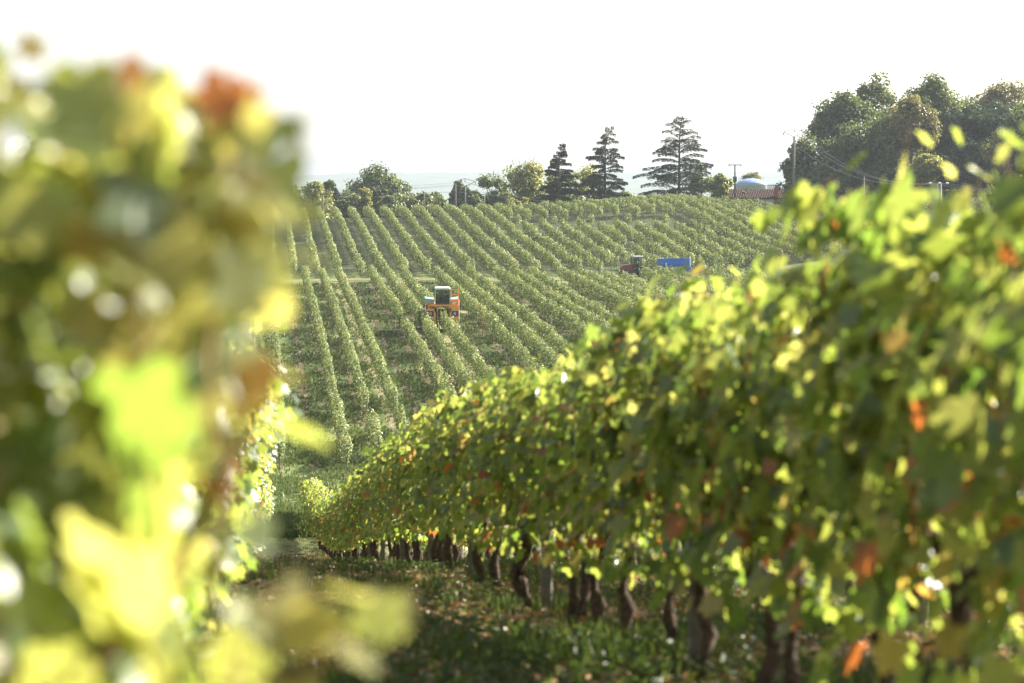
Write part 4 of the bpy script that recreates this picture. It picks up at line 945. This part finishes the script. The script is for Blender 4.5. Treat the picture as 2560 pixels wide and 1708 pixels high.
gl = MB(); gl.box(-.40, .70, -.49, -.48, 1.06, 2.28); gl.box(-.40, .70, .48, .49, 1.06, 2.28); gl.build('window', M_GLASS, cab)
MB().box(.30, .48, -.22, .22, 1.06, 1.62, bev=.05).build('seat', M_DARK, cab)
for yy in (-.5, .5):
    wheel(tr, (-1.45, yy*1.04, .43), .43, .26, (0, 1, 0)); wheel(tr, (.85, yy*1.08, .60), .60, .34, (0, 1, 0))
    fn = MB(); v = []; f = []
    for i in range(13):
        a = PI*(-.02 + 1.0*i/12); 
        for w_ in (-.2, .2): v.append((.85+.70*math.cos(a), yy*1.08+w_, .60+.70*math.sin(a)))
    for i in range(12): f.append((2*i, 2*i+1, 2*i+3, 2*i+2))
    o_ = MB().add(v, f).build('mudguard', M_DARK, tr); sm = o_.modifiers.new('s', 'SOLIDIFY'); sm.thickness = .04
MB().tube([(-.55, -.3, 1.4), (-.55, -.3, 2.1)], .03, 8).build('exhaust', M_DARK, tr)
R3 = Matrix.Rotation(ang, 4, 'Z'); sp = Vector((tx, ty, tz)) + R3 @ Vector((.22, 0, 1.28))
person(sp, ang - PI/2, 'driver in a light shirt seated behind the tractor window', True, M_SHIRT)
# --- blue trailer
lx = on(1674); ly = path_y(lx)+.35; lz = H(lx, ly)+.035; a2 = ang*.95
tl = thing('grape_trailer', (lx, ly, lz), 'blue tipping grape trailer hitched behind the tractor', 'trailer', a2)
b = MB(); L2, W2 = 1.72, .85
def ring(z, sx, sy): return [(-L2*sx, -W2*sy, z), (L2*sx, -W2*sy, z), (L2*sx, W2*sy, z), (-L2*sx, W2*sy, z)]
v = ring(.75, .90, .55) + ring(1.35, .97, .92) + ring(1.42, 1.0, 1.0) + ring(2.05, 1.0, 1.02) + ring(2.05, .96, .94) + ring(1.0, .90, .55)
f = [(0, 3, 2, 1)]
for k in range(5):
    for i in range(4): j = (i+1) % 4; f.append((4*k+i, 4*k+j, 4*k+4+j, 4*k+4+i))
f.append((20, 21, 22, 23)); MB().add(v, f[:13], 0).add([], []).build('outer_tub', M_BLUE, tl)
v2 = ring(2.04, .955, .935) + ring(1.05, .88, .5); MB().add(v2, [(0, 4, 5, 1), (1, 5, 6, 2), (2, 6, 7, 3), (3, 7, 4, 0), (4, 7, 6, 5)]).build('inner_tub', M_BLUED, tl)
b = MB(); v3 = ring(2.05, 1.0, 1.02) + ring(2.05, .955, .935) ; 
b.box(-L2*1.02, L2*1.02, -W2*1.05, -W2*.94, 2.0, 2.07); b.box(-L2*1.02, L2*1.02, W2*.94, W2*1.05, 2.0, 2.07); b.box(-L2*1.02, -L2*.96, -W2*.94, W2*.94, 2.003, 2.072); b.box(L2*.96, L2*1.02, -W2*.94, W2*.94, 2.003, 2.072)
b.build('rim_rail', M_BLUE, tl)
b = MB(); b.box(-1.6, 1.85, -.45, -.33, .55, .72); b.box(-1.6, 1.85, .33, .45, .55, .72); b.tube([(-1.6, -.35, .62), (-2.5, 0, .55)], .05, 6); b.tube([(-1.6, .35, .62), (-2.5, 0, .55)], .05, 6)
b.box(-1.95, -1.72, -.4, .4, .62, 1.3, bev=.04); b.build('chassis', M_BLUE, tl)
for yy in (-.78, .78): wheel(tl, (.85, yy, .42), .42, .28, (0, 1, 0))
MB().box(1.82, 1.95, -.75, -.60, 1.2, 2.35, bev=.02).build('tail_post', M_WHITE, tl)
MB().box(1.78, 2.02, -.8, .8, .7, 1.15, bev=.05).build('tail_beam', M_BLUE, tl)

# person at the crest among the vines
px_ = ux(929, 399); person((px_, 399, H(px_, 399)), .3, 'person in a pale shirt standing behind the crest between vine rows', False, M_SHIRT)

# ------------------------------------------------------------------ haze
hm = bpy.data.materials.new('haze_air'); hm.use_nodes = True; n = hm.node_tree
for x in list(n.nodes): n.nodes.remove(x)
o = n.nodes.new('ShaderNodeOutputMaterial'); vp = n.nodes.new('ShaderNodeVolumePrincipled'); vp.inputs['Color'].default_value = (.42, .47, .55, 1); vp.inputs['Density'].default_value = .00016
vp.inputs['Anisotropy'].default_value = .2
n.links.new(vp.outputs[0], o.inputs['Volume'])
hzb = MB().box(-3050, 3050, -390, 7990, -77, 24).build('haze', hm); hzb['kind'] = 'stuff'
